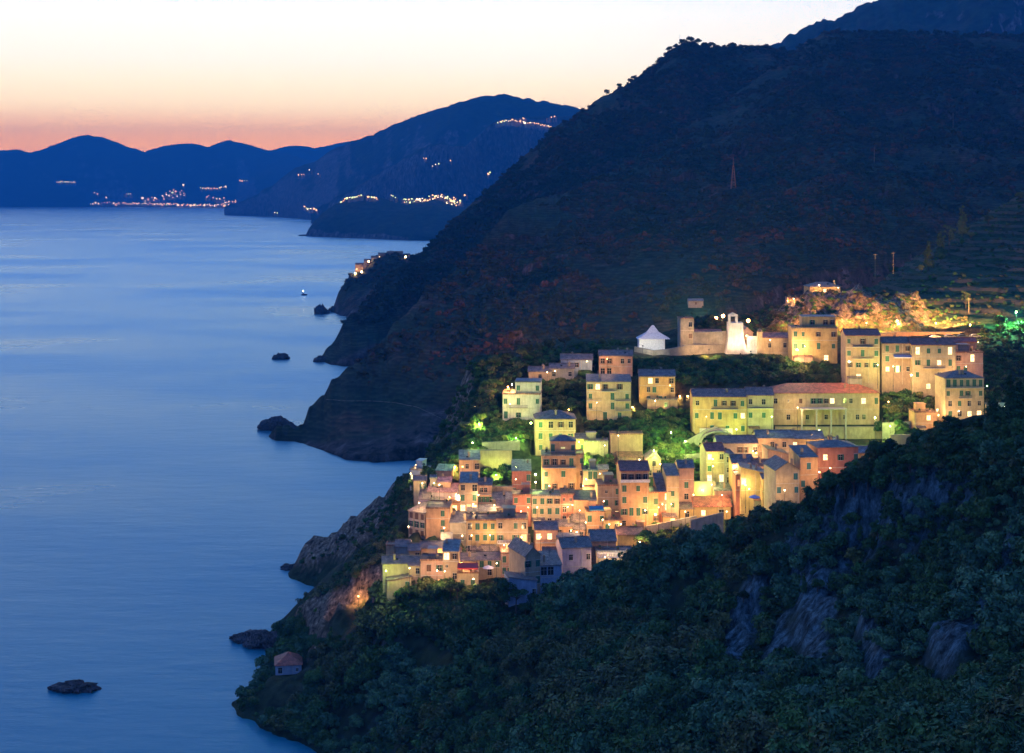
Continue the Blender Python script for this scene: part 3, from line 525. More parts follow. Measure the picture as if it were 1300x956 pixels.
HS = [
# --- lowest row above the cliff, from the sea side
(472,516,751,761,'g.....','red','gable:slate','low coral red shed with a slate roof at the cliff edge by the sea',dict(d=6,yaw=-3,chim=0,Y=408)),
(486,519,716,742,'','cream','gable:slate','windowless cream wall house under dark slate, washed by yellow green light by the cliff',dict(d=7,yaw=6)),
(491,522,737,748,'..g','tan','slopeL:slate','low lean-to with one green shutter in front of the windowless cream house',dict(d=5,yaw=4,chim=0,Y=398)),
(519,534,718,746,'.d/..','tan','gable:slate','narrow tan house with one small dark window behind the lean-to',dict(d=8,yaw=-3)),
(534,562,712,749,'.b.o/lL.r','pink','flat:brown','pinkish house with lit window and lit tall door beside a brown shutter near the cliff',dict(d=7,yaw=0)),
(519,533,699,712,'.d','yellow','gable:slate','small yellow house with a single dark window squeezed between slate roofs',dict(d=6)),
(502,519,694,706,'','grey','gable:slate','small blank grey house with slate roof at the upper cliff corner',dict(d=6)),
(534,566,696,706,'....','tan','gable:slate','long low tan house with an unbroken slate roof behind the pinkish house',dict(d=6,chim=0)),
(490,501,693,705,'','orange','flat:brown','tiny orange lit wall house at the top of the cliff path',dict(d=4,chim=0)),
(562,582,700,750,'lO/s./.d/dd','tan','shed:grey','tall tan house with one big bright window under its eave beside the red awning',dict(d=7,yaw=-2)),
(581,607,728,752,'gg','cream','flat:brown','cream house carrying the restaurant terrace with the red awning',dict(d=6,yaw=0,rail=0)),
(582,604,712,728,'l.l','tan','gable:slate','slate roofed house behind the red awning terrace',dict(d=7,yaw=0)),
(606,637,711,732,'ggg/.d.','cream','gable:slate','cream house with three green shutters right of the red awning',dict(d=7,yaw=2)),
(598,618,698,708,'..','grey','gable:slate','small grey dormer house with slate roof behind the three shutter cream house',dict(d=5)),
(636,666,703,732,'g.b./gg..','pink','flat:brown','pink house with a blue green awning on its terrace',dict(d=7,yaw=3)),
(646,682,739,768,'d...d','blue','slopeR:slate','low pale blue annex in shadow, nearest the bushes',dict(d=6,yaw=12,Y=380,chim=0)),
(667,686,706,748,'g.g/..g','tan','gabley:slate','tan gable end house with three blue shutters above the pale blue annex',dict(d=12,yaw=22,Y=384)),
(686,713,718,748,'DD./...','blue','shed:slate','blue shadowed wing with a wide dark window beside the tan gable end',dict(d=8,yaw=10,Y=386)),  # blue shade of the gable house's other face put into the wall colour
(714,751,696,720,'.d..d','lav','gable:slate','lavender house with two dark windows under a long blue slate roof',dict(d=9,yaw=10,Y=398)),
(751,782,687,712,'.DD.','brown','gable:slate','brown walled house with two large dark windows and curved slate roof',dict(d=10,yaw=2,Y=406)),
(757,804,701,718,'....s','tan','flat:grey','long tan wall house above the floodlit pergola',dict(d=5,yaw=3,Y=402,chim=0)),
(784,816,679,705,'..g','yellow','gable:brown','yellow orange house with one green shutter beside the bright green tree',dict(d=7,yaw=2)),
# --- second row
(517,540,652,694,'bbb/ooo/bbb/TTT','tan','shed:slate','tall narrow tan house facing the sea with brown balcony shutters',dict(d=12,yaw=-38,Y=436,chim=0)),
(541,571,646,694,'...g./...g./...g./...g.','orange','flat:brown','tall bare orange house with one column of green shutters',dict(d=10,yaw=-2,Y=430)),
(531,545,634,655,'d.','lav','shed:slate','narrow lavender house at the sea end of the village, stepped below the pink roof',dict(d=8,Y=446)),
(543,579,625,655,'d..../TTTT.','lav','gable:pinkroof','lavender house with a pale pink tile roof and terrace doors',dict(d=9,yaw=-6,Y=450)),
(570,585,638,672,'t/t','orange','flat:brown','slim orange house with a brightly lit doorway beside the alley',dict(d=7,yaw=0,Y=444,chim=0)),
(571,592,664,704,'../.s/..','grey','shed:grey','grey blank gable house left of the row of green shutters',dict(d=8,yaw=-4,Y=428)),
(583,609,584,616,'.d.D/.s.s','tan','shed:grey','tan house with steep pale roof beside the orange street lamp',dict(d=8,yaw=2)),
(584,606,613,664,'d.D/g.g/lrl/d..','tan','shed:grey','tan terraced house with orange lit windows above the alley',dict(d=8,yaw=0)),
(604,624,616,652,'.dd./oooo/....','pink','gable:slate','pink house with a long balcony and row of dark openings',dict(d=7,yaw=0,bal=((0,0,4),))),
(624,651,634,652,'l.l..','cream','gable:grey','low cream house with two white lit windows under a grey roof',dict(d=7,yaw=2)),
(594,629,649,668,'.dg.T','grey','gable:grey','low grey terrace house with a teal shutter above the row of green shutters',dict(d=6,yaw=0)),
(630,669,645,666,'tg.t.l','cream','shed:slate','terrace house with three bright doorways under a dark flat roof',dict(d=7,yaw=0,chim=0)),
(592,630,661,704,'gggg/dggg/gggg','yellow','flat:brown','yellow house with three full rows of green shutters',dict(d=8,yaw=0)),
(630,670,660,706,'g.gd/o.oY/...g','tan','flat:brown','tan house adjoining the yellow house, with arched small lit windows',dict(d=8,yaw=0)),
(650,674,598,632,'g..g/g.gg','red','shed:grey','red brick coloured house below a big grey sloping roof',dict(d=9,yaw=0)),
(651,675,629,668,'g.g/.../...','red','flat:brown','dark red house with two green shutters under a terrace roof',dict(d=7,yaw=0)),
(674,712,630,668,'ggoO/gggg/dDdd','cream','flat:grey','pale cream house with three close rows of windows and roof terrace',dict(d=8,yaw=0)),
(712,729,628,665,'ss/d./dd','red','flat:brown','narrow red house right of the pale cream house',dict(d=8,yaw=0)),
(680,708,673,706,'l.l./..g.','pink','gable:slate','pink house with two white lit windows and a balcony',dict(d=8,yaw=3,bal=((0,0,4),))),
(707,728,668,684,'d.d','orange','gable:slate','low orange house with two dark windows beside the lit pergola',dict(d=6,yaw=0)),
(707,736,687,700,'l.l.l','yellow','shed:grey','low yellow lit pergola house between slate roofs',dict(d=5,yaw=0,chim=0,Y=414)),
(727,746,661,680,'DdD','grey','gable:slate','low grey house with three dark openings left of the blue awning',dict(d=6,yaw=0)),
(729,757,635,672,'.../...','orange','shed:brown','plain glowing orange house below the small lit shrine',dict(d=7,yaw=0)),
(745,768,650,684,'g.g/g.g','orange','flat:brown','orange house with four green shutters and a blue awning on top',dict(d=8,yaw=4)),
(768,786,662,690,'g.g/...','yellow','flat:brown','yellow house under a wooden pergola right of the blue awning',dict(d=7,yaw=4)),
# --- central tall block
(788,824,598,672,'OOOO/g.g./g..g/oTTo/d.O.','orange','gable:red','tallest orange house with a maroon roof, white balcony and loggia',dict(d=10,yaw=3,bal=((0,0,4),))),
(759,788,617,660,'.s.g/.g.g/...l','tan','flat:brown','tan house with terrace roof left of the tallest orange house',dict(d=9,yaw=2)),
(823,836,626,668,'.g/.O','orange','flat:brown','slim orange wing right of the tallest orange house',dict(d=8,yaw=3)),
(835,851,624,664,'.g/.g/.g','red','shed:slate','red orange house under a steep dark slate roof',dict(d=9,yaw=3,rise=3.6)),
(822,839,583,606,'.d./d.d','pink','gabley:slate','pink gable house above the steep dark slate roof',dict(d=8,yaw=2)),
(846,862,604,664,'.../.g./.g./...','cream','shed:slate','slim cream house between the red orange house and the pink tower house',dict(d=9,yaw=2)),
(862,881,594,652,'.../.g./.D./.D.','pink','gable:slate','pink tower house with two wide dark windows',dict(d=8,yaw=2)),
(863,882,646,660,'.D.','yellow','gable:slate','small orange yellow cottage with slate roof at the foot of the pink tower house',dict(d=6,yaw=2)),
# --- middle band
(680,731,532,590,'gDOD/gggg/g..g/g...','tan','hip:slate','big tan villa with a slate hip roof and rows of green shutters',dict(d=11,yaw=2,Y=476,chim=1)),
(688,731,579,640,'gOOT/g.g./gO.O/...','orange','flat:grey','stepped orange house with a slate roofed top floor and yellow picture window',dict(d=9,yaw=0,Y=452,up=(699,731,562,'T.y.g','orange','slate',1.8),bal=((0,0,4),))),
(731,741,577,640,'.g/.g/.g/.g','orange','flat:brown','slim orange tower house with four stacked green shutters',dict(d=7,yaw=0,Y=454)),
(731,746,557,578,'.g.','yellow','gable:slate','little yellow house with purple grey roof lit green beside the villa',dict(d=6,yaw=0)),
(740,759,598,632,'.TT/.../gg.','cream','flat:green','small cream house with a pale green flat roof',dict(d=7,yaw=0)),
(638,686,501,536,'g.T..g/T.o..g','white','flat:salmon','bright white yellow house with a rooftop lamp and blue roofed upper floor',dict(d=10,yaw=-4,up=(654,686,486,'g..g','white','flat',.6),bal=((0,1,4),))),
(671,700,472,484,'.d.','tan','gable:slate','low tan cottage with slate roof at the top left of the village',dict(d=7,yaw=-4)),
(698,729,468,482,'d.d','grey','gable:slate','grey slate roofed cottage above the olive trees',dict(d=7,yaw=-2)),
(712,752,457,470,'.oO..','blue','gable:slate','bluish cottage with a long slate roof, highest of the cottages left',dict(d=8,yaw=-3)),
(761,803,452,478,'OO.dd/DD...','pink','gable:slate','pinkish grey house with dark balconies above the cream balcony house',dict(d=8,yaw=-2,bal=((0,0,2),))),
(760,801,475,486,'......','yellow','gable:slate','narrow yellow strip of a house right behind the cream balcony house',dict(d=4,yaw=0,chim=0,Y=524)),
(745,801,485,534,'olO.O./g..T.g/g..T.g/..T.T.','cream','shed:slate','cream four storey house with white balconies',dict(d=9,yaw=-2,bal=((0,2,4),(1,0,2),(1,4,6),(2,0,2),(2,4,6)),rise=1.4)),
(812,857,478,512,'.gg.O/.gg..d/.g.g..','yellow','gable:slate','yellow house with slate roof near the orange street lamps',dict(d=9,yaw=-3)),
(822,860,508,520,'..g.','tan','flat:grey','low tan basement terrace under the yellow slate roofed house',dict(d=5,yaw=-3,chim=0)),
(742,772,561,582,'','stone','flat:grey','blank stone storage building with flat top in the middle gardens',dict(d=6,yaw=0,chim=0)),
(775,816,552,576,'','brown','flat:brown','broad brown flat roofed wall house in the gardens',dict(d=6,yaw=0,chim=0)),
(784,816,580,600,'','brown','shed:brown','brown walled shed right above the maroon roof',dict(d=5,yaw=0,chim=0,Y=470)),
# --- long buildings on the right
(880,948,504,552,'d.TOOg/g.TB.gg/g.g.g.g','yellow','gable:salmon','long yellow house with a salmon tile roof and three rows of green shutters',dict(d=10,yaw=-2,bal=((0,2,5),))),
(949,982,502,552,'d.d./ggg./ggg.','cream','gable:salmon','cream end house with a green lit base joined to the long yellow house',dict(d=10,yaw=-2,bal=((0,0,4),))),
(981,1117,499,540,'d.s.b.ooOd.dd.d.T/..d..d..d..d.dd..','cream','hip:red','very long cream school like building with maroon hip roof and terrace on columns',dict(d=14,yaw=1,Y=500,rise=2.6)),
(911,962,563,596,'dd..OO.d/.d......','grey','gable:slate','grey house with blue slate roof and pale terrace below the arch',dict(d=9,yaw=1)),
(961,1007,556,590,'d.d.d./...dD.','tan','gable:grey','tan house with a grey roof and tall dark windows, middle of the upper right rows',dict(d=9,yaw=0)),
(1005,1046,557,588,'l.d.d/....','yellow','gable:grey','yellow house with one lit window and grey roof below the columns',dict(d=9,yaw=0)),
(897,920,573,616,'l.d/g.g/t.t','tan','gable:red','tan house with red roof, open lit loggia and two lit lower windows',dict(d=9,yaw=6,Y=450)),
(920,931,577,616,'d/d/d','grey','flat:grey','thin grey house with three stacked dark windows',dict(d=7,yaw=2,Y=450)),
(930,957,588,622,'d.d./....','orange','gable:slate','orange house with slate roof and two dark windows in the middle right cluster',dict(d=9,yaw=3,Y=444)),
(957,981,592,620,'d.d/...','orange','gable:brown','orange house with a dark brown roof beside the brown blank house',dict(d=7,yaw=2,Y=442)),
(975,1001,577,612,'','brown','slopeR:brown','brown blank house with a sloping roof above the yellow house with lit window',dict(d=8,yaw=3,Y=450)),
(934,944,604,640,'r/.','red','flat:brown','narrow red house with an orange glowing window',dict(d=7,yaw=0,Y=436)),
(941,969,600,645,'Y.../....','yellow','slopeR:grey','tall yellow green wall house with sloping top beside blue umbrella',dict(d=8,yaw=-3,Y=432)),
(968,986,608,640,'.l/..','yellow','shed:grey','small yellow house with one very bright window',dict(d=7,yaw=0,Y=428)),
(907,936,623,645,'gOg.','pink','shed:grey','low pink house with grey roof behind the long maroon roof',dict(d=7,yaw=0)),
(881,928,643,660,'.l..D.','yellow','gable:red','low yellow house under a long maroon roof',dict(d=8,yaw=2,rise=2.2,chim=0)),
(985,1016,597,648,'..G/G..G/G..','cream','gabley:slate','cream house with teal shutters at the edge of the dark slope',dict(d=11,yaw=8,Y=412)),
(1016,1039,581,625,'.G./G..','orange','shed:slate','orange house with blue slate roof between the cream and salmon houses',dict(d=9,yaw=10,Y=418)),
(1038,1091,568,620,'.l..g..g/...G..s','red','hip:slate','salmon red house with flat blue slate hip roof and one lit window',dict(d=10,yaw=6,Y=424,rise=1.3)),
(1091,1124,575,600,'.l..','yellow','gable:grey','small yellow lit cottage right of the salmon red house',dict(d=7,yaw=0,Y=440)),
# --- upper right
(1006,1063,417,462,'gg.O.O/gg.T.g/....o.','yellow','flat:slate','tall yellow stepped house beside the floodlit rock',dict(d=10,yaw=-3,up=(1020,1062,404,'.o.OO','yellow','flat',2.0))),
(1074,1117,426,486,'g.O.g/g.T.g/OoOo/.l..','tan','gable:red','tan house with brick red roof and a tall green lit door',dict(d=9,yaw=-2,Y=508,bal=((0,1,4),(1,1,4)))),
(1120,1159,436,488,'TTO/g../lLd/...','brown','gable:brown','brownish house with two lit windows and awning on the third level',dict(d=9,yaw=0,Y=507)),
(1158,1213,438,498,'tggt/oTlT/g.gg/.g.g','cream','gable:red','cream apartment house with five lit windows and brown red roof',dict(d=10,yaw=0,Y=505,bal=((1,1,3),))),
(1212,1248,448,488,'O.t./gg../g.g.','pink','flat:brown','pink end house with roof terrace and one lit door',dict(d=9,yaw=0,Y=509)),
(1212,1240,434,446,'','brown','gable:red','small brown house with dull red roof behind the roof terrace',dict(d=6,yaw=0,Y=520,chim=0)),
(1200,1250,480,545,'TTTTTT/g.gg.g/dgdd/gdll/gg.d','cream','hip:slate','five storey cream house with slate hip roof and full width top balcony',dict(d=10,yaw=3,Y=486,bal=((0,0,6),(1,2,4)))),
(1161,1190,524,550,'..l./.Y..','orange','flat:brown','small orange house with flat roof beside a lit arched door',dict(d=7,yaw=0,chim=0)),
(1190,1203,538,550,'l','orange','flat:brown','tiny lit annex right of the small orange house',dict(d=5,yaw=0,chim=0)),
(1028,1068,364,376,'..l..','yellow','hip:slate','lone yellow villa with blue hip roof on top of the hill',dict(d=9,yaw=4,Y=604,name='villa')),
(1000,1019,379,390,'','orange','flat:brown','small orange lit hut left of the hilltop villa',dict(d=6,Y=600,chim=0)),
(1258,1292,520,532,'..l.','tan','shed:brown','small lit hut behind dark trees at the right edge',dict(d=6,Y=480,chim=0)),
# --- small houses wedged between the bigger ones
(571,584,703,716,'.l','orange','gable:brown','sliver of an orange house with one lit window left of the tall tan house',dict(d=5,chim=0)),
(560,574,686,698,'d.','tan','shed:grey','tiny tan house with sloping roof below the blank grey gable house',dict(d=5,chim=0)),
(612,630,699,710,'d.d','orange','gable:slate','small orange house peeping over the three shutter cream house',dict(d=5)),
(656,673,688,702,'.g/..','cream','shed:slate','narrow cream house behind the pink awning house',dict(d=5,chim=0)),
(690,706,702,716,'o.','tan','gable:brown','little tan house between the gable end house and the lavender house',dict(d=5,Y=404)),
(728,742,672,686,'.d','pink','gable:slate','small pink house between lit pergola house and grey low house',dict(d=5)),
(742,757,618,634,'g.g','tan','gable:brown','small tan house with two green shutters above the glowing orange house',dict(d=5)),
(757,772,596,612,'.g','cream','gable:grey','small cream house left of the tallest orange house roof',dict(d=5)),
(771,790,660,676,'.l.','orange','shed:brown','low orange annex with a lit window beside the wooden pergola',dict(d=5,chim=0)),
(800,822,676,690,'.d.','brown','flat:brown','low brown terrace house at the foot of the tallest orange house',dict(d=5,chim=0)),
(842,858,656,668,'.l','orange','gable:slate','tiny orange house at the street wall below the red orange house',dict(d=5,chim=0)),
(897,912,612,626,'g.','cream','gable:brown','small cream house in front of the open loggia house',dict(d=5)),
(918,934,640,652,'.d.','tan','gable:slate','small tan house at the right end of the long maroon roof',dict(d=5)),
(948,964,584,598,'.g','yellow','gable:slate','small yellow house behind the orange slate roofed house',dict(d=5)),
(992,1010,574,588,'d.d','tan','gable:slate','small tan house with slate roof above the brown blank house',dict(d=6)),
(1046,1064,562,576,'.d','cream','gable:grey','small cream house behind the salmon red house roof',dict(d=6)),
(525,541,610,624,'.g','cream','gable:slate','small cream house just below the pale blue villa',dict(d=5,chim=0)),
(556,572,612,626,'d.','pink','gable:pinkroof','small pink house above the pink tile roof',dict(d=5)),
(608,626,676,690,'..','tan','gable:slate','low tan lean-to against the yellow house with full rows of shutters',dict(d=4,chim=0,Y=421)),
(706,722,640,654,'g.','orange','gable:brown','small orange house beside the narrow red house',dict(d=5)),
# --- around the church
(968,1006,429,448,'.d..d.','cream','gable:salmon','long low cream church hall with salmon roof',dict(d=8,yaw=-2,Y=536,chim=0)),
(879,916,424,440,'','stone','gable:salmon','low stone building with salmon roof inside the castle walls',dict(d=7,yaw=0,Y=552,chim=0)),
(864,881,405,448,'.d/.b/d.','stone','flat:brown','ruined square stone tower with dark windows',dict(d=7,yaw=3,Y=548,chim=0,name='stone_tower',cat='tower')),
(941,956,422,448,'r/r','pink','gabley:salmon','small pink lit chapel front between bell tower and hall',dict(d=9,yaw=0,Y=540,chim=0,name='chapel',cat='chapel')),
(874,893,382,388,'.b.','grey','gable:grey','isolated grey hut on the dark slope above the castle',dict(d=6,Y=mhit(884,389).y-2,fnd=1.5,name='hut',cat='hut',chim=0)),
# --- left villa and sheds
(520,541,598,618,'LoL','blue','flat:grey','pale blue villa with a lit roof terrace among trees on the sea side',dict(d=8,yaw=-18,Y=470,chim=0,name='villa')),
(553,573,598,606,'','tan','shed:green','small shed with a green lit canopy left of the orange street lamp',dict(d=5,yaw=-10,chim=0)),
(546,554,608,624,'s','grey','flat:grey','tiny grey house below the green lit canopy',dict(d=5,chim=0)),
(604,620,478,488,'..','white','flat:brown','tiny whitish ruin on the dark slope at the village top left',dict(d=5,Y=545,chim=0)),
(350,382,845,858,'d.s','blue','hip:red','lone pale blue cottage with a red hip roof by the dark shore trees',dict(d=8,yaw=10,Y=418,fnd=3.0,rise=2.6,chim=0,name='cottage')),
]
R = {}
for (x0, x1, yt, yb, g, w, rf, lb, op) in HS:
    op = dict(op); op.pop('rail', None)
    if 'Y' not in op and yb > 760: op['Y'] = 396
    R[lb] = house(x0, x1, yt, yb, g, w, rf, lb, **op)
def byl(s):
    return next(v for k, v in R.items() if s in k)
# ------------------------------------------------------------------ terrain mesh, after the ground under every house is cut level
level(111, 476, 40, 22, 0, 63.6, 1)
V = np.stack([GX.ravel(), GY.ravel(), GZ.ravel()], 1)
MH['V'] = hillmat('village_hillside', (.022, .045, .02), (.038, .052, .026), (.085, .058, .036), (.22, .15, .10), 2.2, 0, .52, (.08, .14, .16))
gme = np_mesh('village_hillside', V, grid_quads(len(gy), len(gx)), MH['V'], True)
at_ = gme.attributes.new('rock', 'FLOAT', 'POINT'); at_.data.foreach_set('value', ROCKA.ravel().astype(np.float32)); at_ = gme.attributes.new('terrace', 'FLOAT', 'POINT'); at_.data.foreach_set('value', tr.ravel().astype(np.float32)); put('village_hillside', gme); tag(bpy.data.objects['village_hillside'], kind='structure')
quads = grid_quads(len(gy), len(gx))
BV = BVHTree.FromPolygons(V.tolist(), quads.tolist())
EYE = Vector((0, 0, H))
def hit(px, py):
    d = Vector(((px-CX)/F, 1, -(py-HY)/F)).normalized(); r = BV.ray_cast(EYE, d, 2000)
    return r[0], r[1]
def gz(x, y): return float(zraw(x, y))
def in_house(x, y, z, pad=.5):
    for (X0, Y0, za, zb, w, d, a) in HOUSES:
        c, s = math.cos(a), math.sin(a); sx, sy = x-X0, y-Y0
        lx, ly = c*sx+s*sy, -s*sx+c*sy
        if abs(lx) < w/2+pad and -pad < ly < d+pad and za < z < zb: return True
    return False
# ------------------------------------------------------------------ awnings, pergolas, special parts
awning(byl('carrying the restaurant'), 0, 1, 1.55, M['canvas_red'], name='red_awning', depth=3.0)
awning(byl('blue green awning on'), .45, .95, .98, M['canvas_blue'], depth=1.8)
awning(byl('four green shutters and a blue'), .1, .9, 1.22, M['canvas_blue'], depth=2.0)
awning(byl('awning on the third level'), .35, .95, .72, M['canvas_pale'], depth=1.8)
b = MB(); r0 = byl('school like'); w, h = r0['_w'], r0['_h']      # terrace on columns
xa, xb = -w*.26, w*.17; zt = h*.56
b.box(xa, xb, -4.2, -.05, zt-.35, zt, 0); b.build('terrace_slab', [M['trim']], r0)
b = MB(); rail_mb(b, xa, xb, -4.1, zt, 1.1); b.build('terrace_railing', M['iron'], r0)
for k in range(4):
    b = MB(); x = xa+.4+(xb-xa-.8)*k/3; b.box(x-.25, x+.25, -4.0, -3.5, -9, zt-.352); b.box(x-.38, x+.38, -4.12, -3.38, zt-.8, zt-.36); b.build('column', M['trim'], r0)
b = MB(); r0 = byl('tallest orange'); w, h = r0['_w'], r0['_h']; b.box(-w/2-.2, w/2+.2, -1.25, -1.1, h*.8+.25, h*.8+1.1); b.build('white_parapet', M['white'], r0)
# ------------------------------------------------------------------ retaining walls
def rwall(label, pts, hgt, mat='stone', thick=.7, name='retaining_wall', Ys=None):
    """pts: base line as (px, py, Y)"""
    q = [P(*p) for p in pts]; b = MB()
    for (a, c) in zip(q[:-1], q[1:]):
        a, c = Vector(a), Vector(c); d = (c-a); nrm = Vector((d.y, -d.x, 0)).normalized()*thick/2
        lo = Vector((0, 0, -4)); hi = Vector((0, 0, hgt))
        vs = [a-nrm+lo, c-nrm+lo, c+nrm+lo, a+nrm+lo, a-nrm+hi, c-nrm+hi, c+nrm+hi, a+nrm+hi]
        b.add(vs, [(0,3,2,1),(4,5,6,7),(0,1,5,4),(1,2,6,5),(2,3,7,6),(3,0,4,7)])
        cp_ = [v+Vector((0, 0, .005)) for v in vs[4:]]
        b.add(cp_+[v+Vector((0, 0, .22)) for v in cp_], [(0,3,2,1),(4,5,6,7),(0,1,5,4),(1,2,6,5),(2,3,7,6),(3,0,4,7)], 1)
    o = b.build(name, [WALL[mat], M['pave']]); return tag(o, label, 'wall')
rwall('brightly yellow green lit garden wall above the terraced plot', [(609,592,465),(650,592,465)], 5.2, 'cream')
rwall('grey green garden wall one step above the brightest one', [(612,572,476),(660,570,476)], 2.6, 'grey')
rwall('low garden wall with pale top below the green plot', [(625,634,447),(651,634,447)], 4.0, 'tan')
rwall('long grey street wall sloping below the pink tower house', [(816,678,428),(850,671,430),(884,664,434)], 2.0, 'grey')
rwall('grey wall below the long maroon roof', [(876,674,424),(918,664,426)], 3.0, 'grey')
rwall('curved floodlit castle garden wall, palest stone', [(806,452,538),(830,457,530),(850,455,531),(874,450,535),(925,449,538)], 3.4, 'stone')
rwall('high castle wall of rough stone beside the bell tower', [(880,450,540),(900,450,538),(927,449,538)], 8.4, 'stone')
rwall('high yellow green lit retaining wall under the columned terrace', [(984,558,497.6),(1060,558,497.6),(1120,558,497.6)], 4.4, 'cream')
rwall('dark retaining wall right of the columned terrace', [(1120,552,492),(1161,550,490)], 4.0, 'grey')
rwall('low roadside wall in front of the small orange house', [(1130,560,480),(1215,560,480)], 2.0, 'tan')
rwall('orange lit road parapet above the red roofs', [(1070,432,545),(1140,427,560),(1240,427,560),(1330,430,562)], 1.6, 'orange')
rwall('short brown garden wall between the central trees', [(655,520,508),(700,520,508),(738,518,510)], 2.2, 'tan')
rwall('pale garden wall in the right central gardens', [(846,592,468),(890,588,470)], 3.0, 'grey')
rwall('brown wall at the back of the red roof plot', [(881,636,448),(908,636,448)], 6.0, 'brown')
rwall('low wall under the castle garden', [(810,470,528),(880,474,522),(960,470,524),(1010,468,528)], 1.8, 'stone')
# arch below the long yellow house
def arch(label):
    X, Y, Z = P(912, 562, 478); root = empty('lit_arch', (X, Y, Z), 0); tag(root, label, 'arch')
    b = MB(); n = 14; R0, R1 = 5.6, 6.4; hz = .62
    for k in range(n):
        a0, a1 = math.pi*k/n, math.pi*(k+1)/n
        q = [(-R0*math.cos(a0), R0*hz*math.sin(a0)), (-R1*math.cos(a0), R1*hz*math.sin(a0)), (-R1*math.cos(a1), R1*hz*math.sin(a1)), (-R0*math.cos(a1), R0*hz*math.sin(a1))]
        b.prism(q, 'y', -.5, 6.0)
    b.build('vault', WALL['grey'], root)
    b = MB(); b.box(-5.55, 5.55, 5.2, 5.9, -3, 3.9); b.build('back_wall', WALL['white'], root)
    b = MB(); b.prism([(-12, -4), (-6.5, -4), (-6.5, .3), (-5.2, 2.8), (-3.5, 4.0), (0, 5.0), (-.6, 5.3), (-4, 4.4), (-12, -.2)], 'y', .2, 1.2)
    b.build('sloping_wall', WALL['grey'], root); return root
arch('wide low arch glowing pale green under the long yellow house')
# marquee tent
X, Y, Z = P(830, 452, 536); t = empty('marquee_tent', (X, Y, Z)); tag(t, 'white marquee tent with a pointed pale top lit from inside', 'tent')
b = MB(); b.box(-5.6, 4.2, 0, 6, 0, 6.4); b.build('wall_panels', M['white'], t)
b = MB(); b.add([(-6.2,-.6,6.4),(6.2,-.6,6.4),(6.2,6.6,6.4),(-6.2,6.6,6.4),(-2.6,1.6,8.6),(2.2,1.6,8.8),(2.2,4.4,8.8),(-2.6,4.4,8.6),(-.4,3,11.4),(.3,3,11.4)], [(0,1,5,4),(1,2,6,5),(2,3,7,6),(3,0,4,7),(4,5,9,8),(5,6,9),(6,7,8,9),(7,4,8),(3,2,1,0)])
b.build('tent_top', M['canvas_pale'], t)
# bell tower
X, Y, Z = P(935, 449, 534); t = empty('bell_tower', (X, Y, Z)); tag(t, 'floodlit white bell tower with battered base and open belfry', 'tower')
b = MB(); b.add([(-4.6,-1.2,-3),(5.2,-1.2,-3),(5.2,6,-3),(-4.6,6,-3),(-3.0,0,6),(2.6,0,6),(2.6,5,6),(-3.0,5,6),(-2.9,.1,11.6),(2.5,.1,11.6),(2.5,4.9,11.6),(-2.9,4.9,11.6)],
      [(0,1,5,4),(1,2,6,5),(2,3,7,6),(3,0,4,7),(4,5,9,8),(5,6,10,9),(6,7,11,10),(7,4,8,11),(8,9,10,11),(3,2,1,0)]); b.build('shaft', WALL['white'], t)
b = MB(); b.box(-2.9,-2.1,.3,2.2,11.605,14); b.box(-.3,.5,.3,2.2,11.605,14); b.box(-2.9,.5,.3,2.2,14.002,14.7); b.prism([(-2.7,14.705),(.3,14.705),(-1.2,15.5)],'y',.4,2.1); b.build('belfry', WALL['white'], t)
b = MB(); b.ball((-1.2,1.2,12.9),.45,0,8,(1,1,1.2)); b.tube([(-1.2,1.2,13.3),(-1.2,1.2,14.1)],.05,5); b.build('bell', M['iron'], t)
b = MB(); b.box(-.6,.5,-.06,.05,3.4,4.7); b.build('window', M['glass'], t)
X, Y, Z = P(965, 447, 533); t = empty('gate_pillar', (X, Y, Z)); tag(t, 'small domed pillar left of the long church hall', 'pillar')
b = MB(); b.box(-.9,.9,0,1.8,-2,7.6); b.build('shaft', WALL['cream'], t); b = MB(); b.ball((0,.9,7.9),.95,0,10,(1,1,.9)); b.tube([(0,.9,8.6),(0,.9,10)],.06,5); b.build('dome', ROOF['slate'], t)
X, Y, Z = P(956, 447, 536); b = MB(); b.box(-2.2,-.9,0,1.2,-2,4.6); b.box(.9,1.9,0,1.2,-2,4.6); b.box(-2.2,1.9,0,1.2,4.602,6); b.box(-.895,.895,.9,1.15,-2,4.6); tag(b.build('church_gateway', WALL['white'], None, (X,Y,Z)), 'floodlit white gateway right of the pink chapel', 'gateway')
# pergolas
def pergola(label, px, py, Y, w, d, h, topmat, lit=None):
    X, Yy, Z = P(px, py, Y); t = empty('pergola', (X, Yy, Z)); tag(t, label, 'pergola')
    for sx in (-w/2+.1, w/2-.1):
        for sy in (.1, d-.1):
            b = MB(); b.box(sx-.08, sx+.08, sy-.08, sy+.08, -1.5, h); b.build('post', M['wood2'], t)
    b = MB()
    for k in range(int(w/.45)+1): x = -w/2+k*.45; b.box(x-.05, x+.05, -.2, d+.2, h+.16, h+.28)
    b.box(-w/2, w/2, -.05, .1, h+.003, h+.158); b.box(-w/2, w/2, d-.1, d+.05, h+.003, h+.158); b.build('beams', topmat, t); return t
pergola('bright yellow lit pergola below the tan wall house', 780, 722, 394, 9, 5, 3.0, M['white'])
pergola('wooden pergola on the yellow terrace right of the blue awning', 777, 661, 437, 4.4, 4, 3.2, M['wood2'])
pergola('small lit pergola in front of the tan house with arched windows', 644, 702, 413, 5.5, 3.5, 2.6, M['white'])
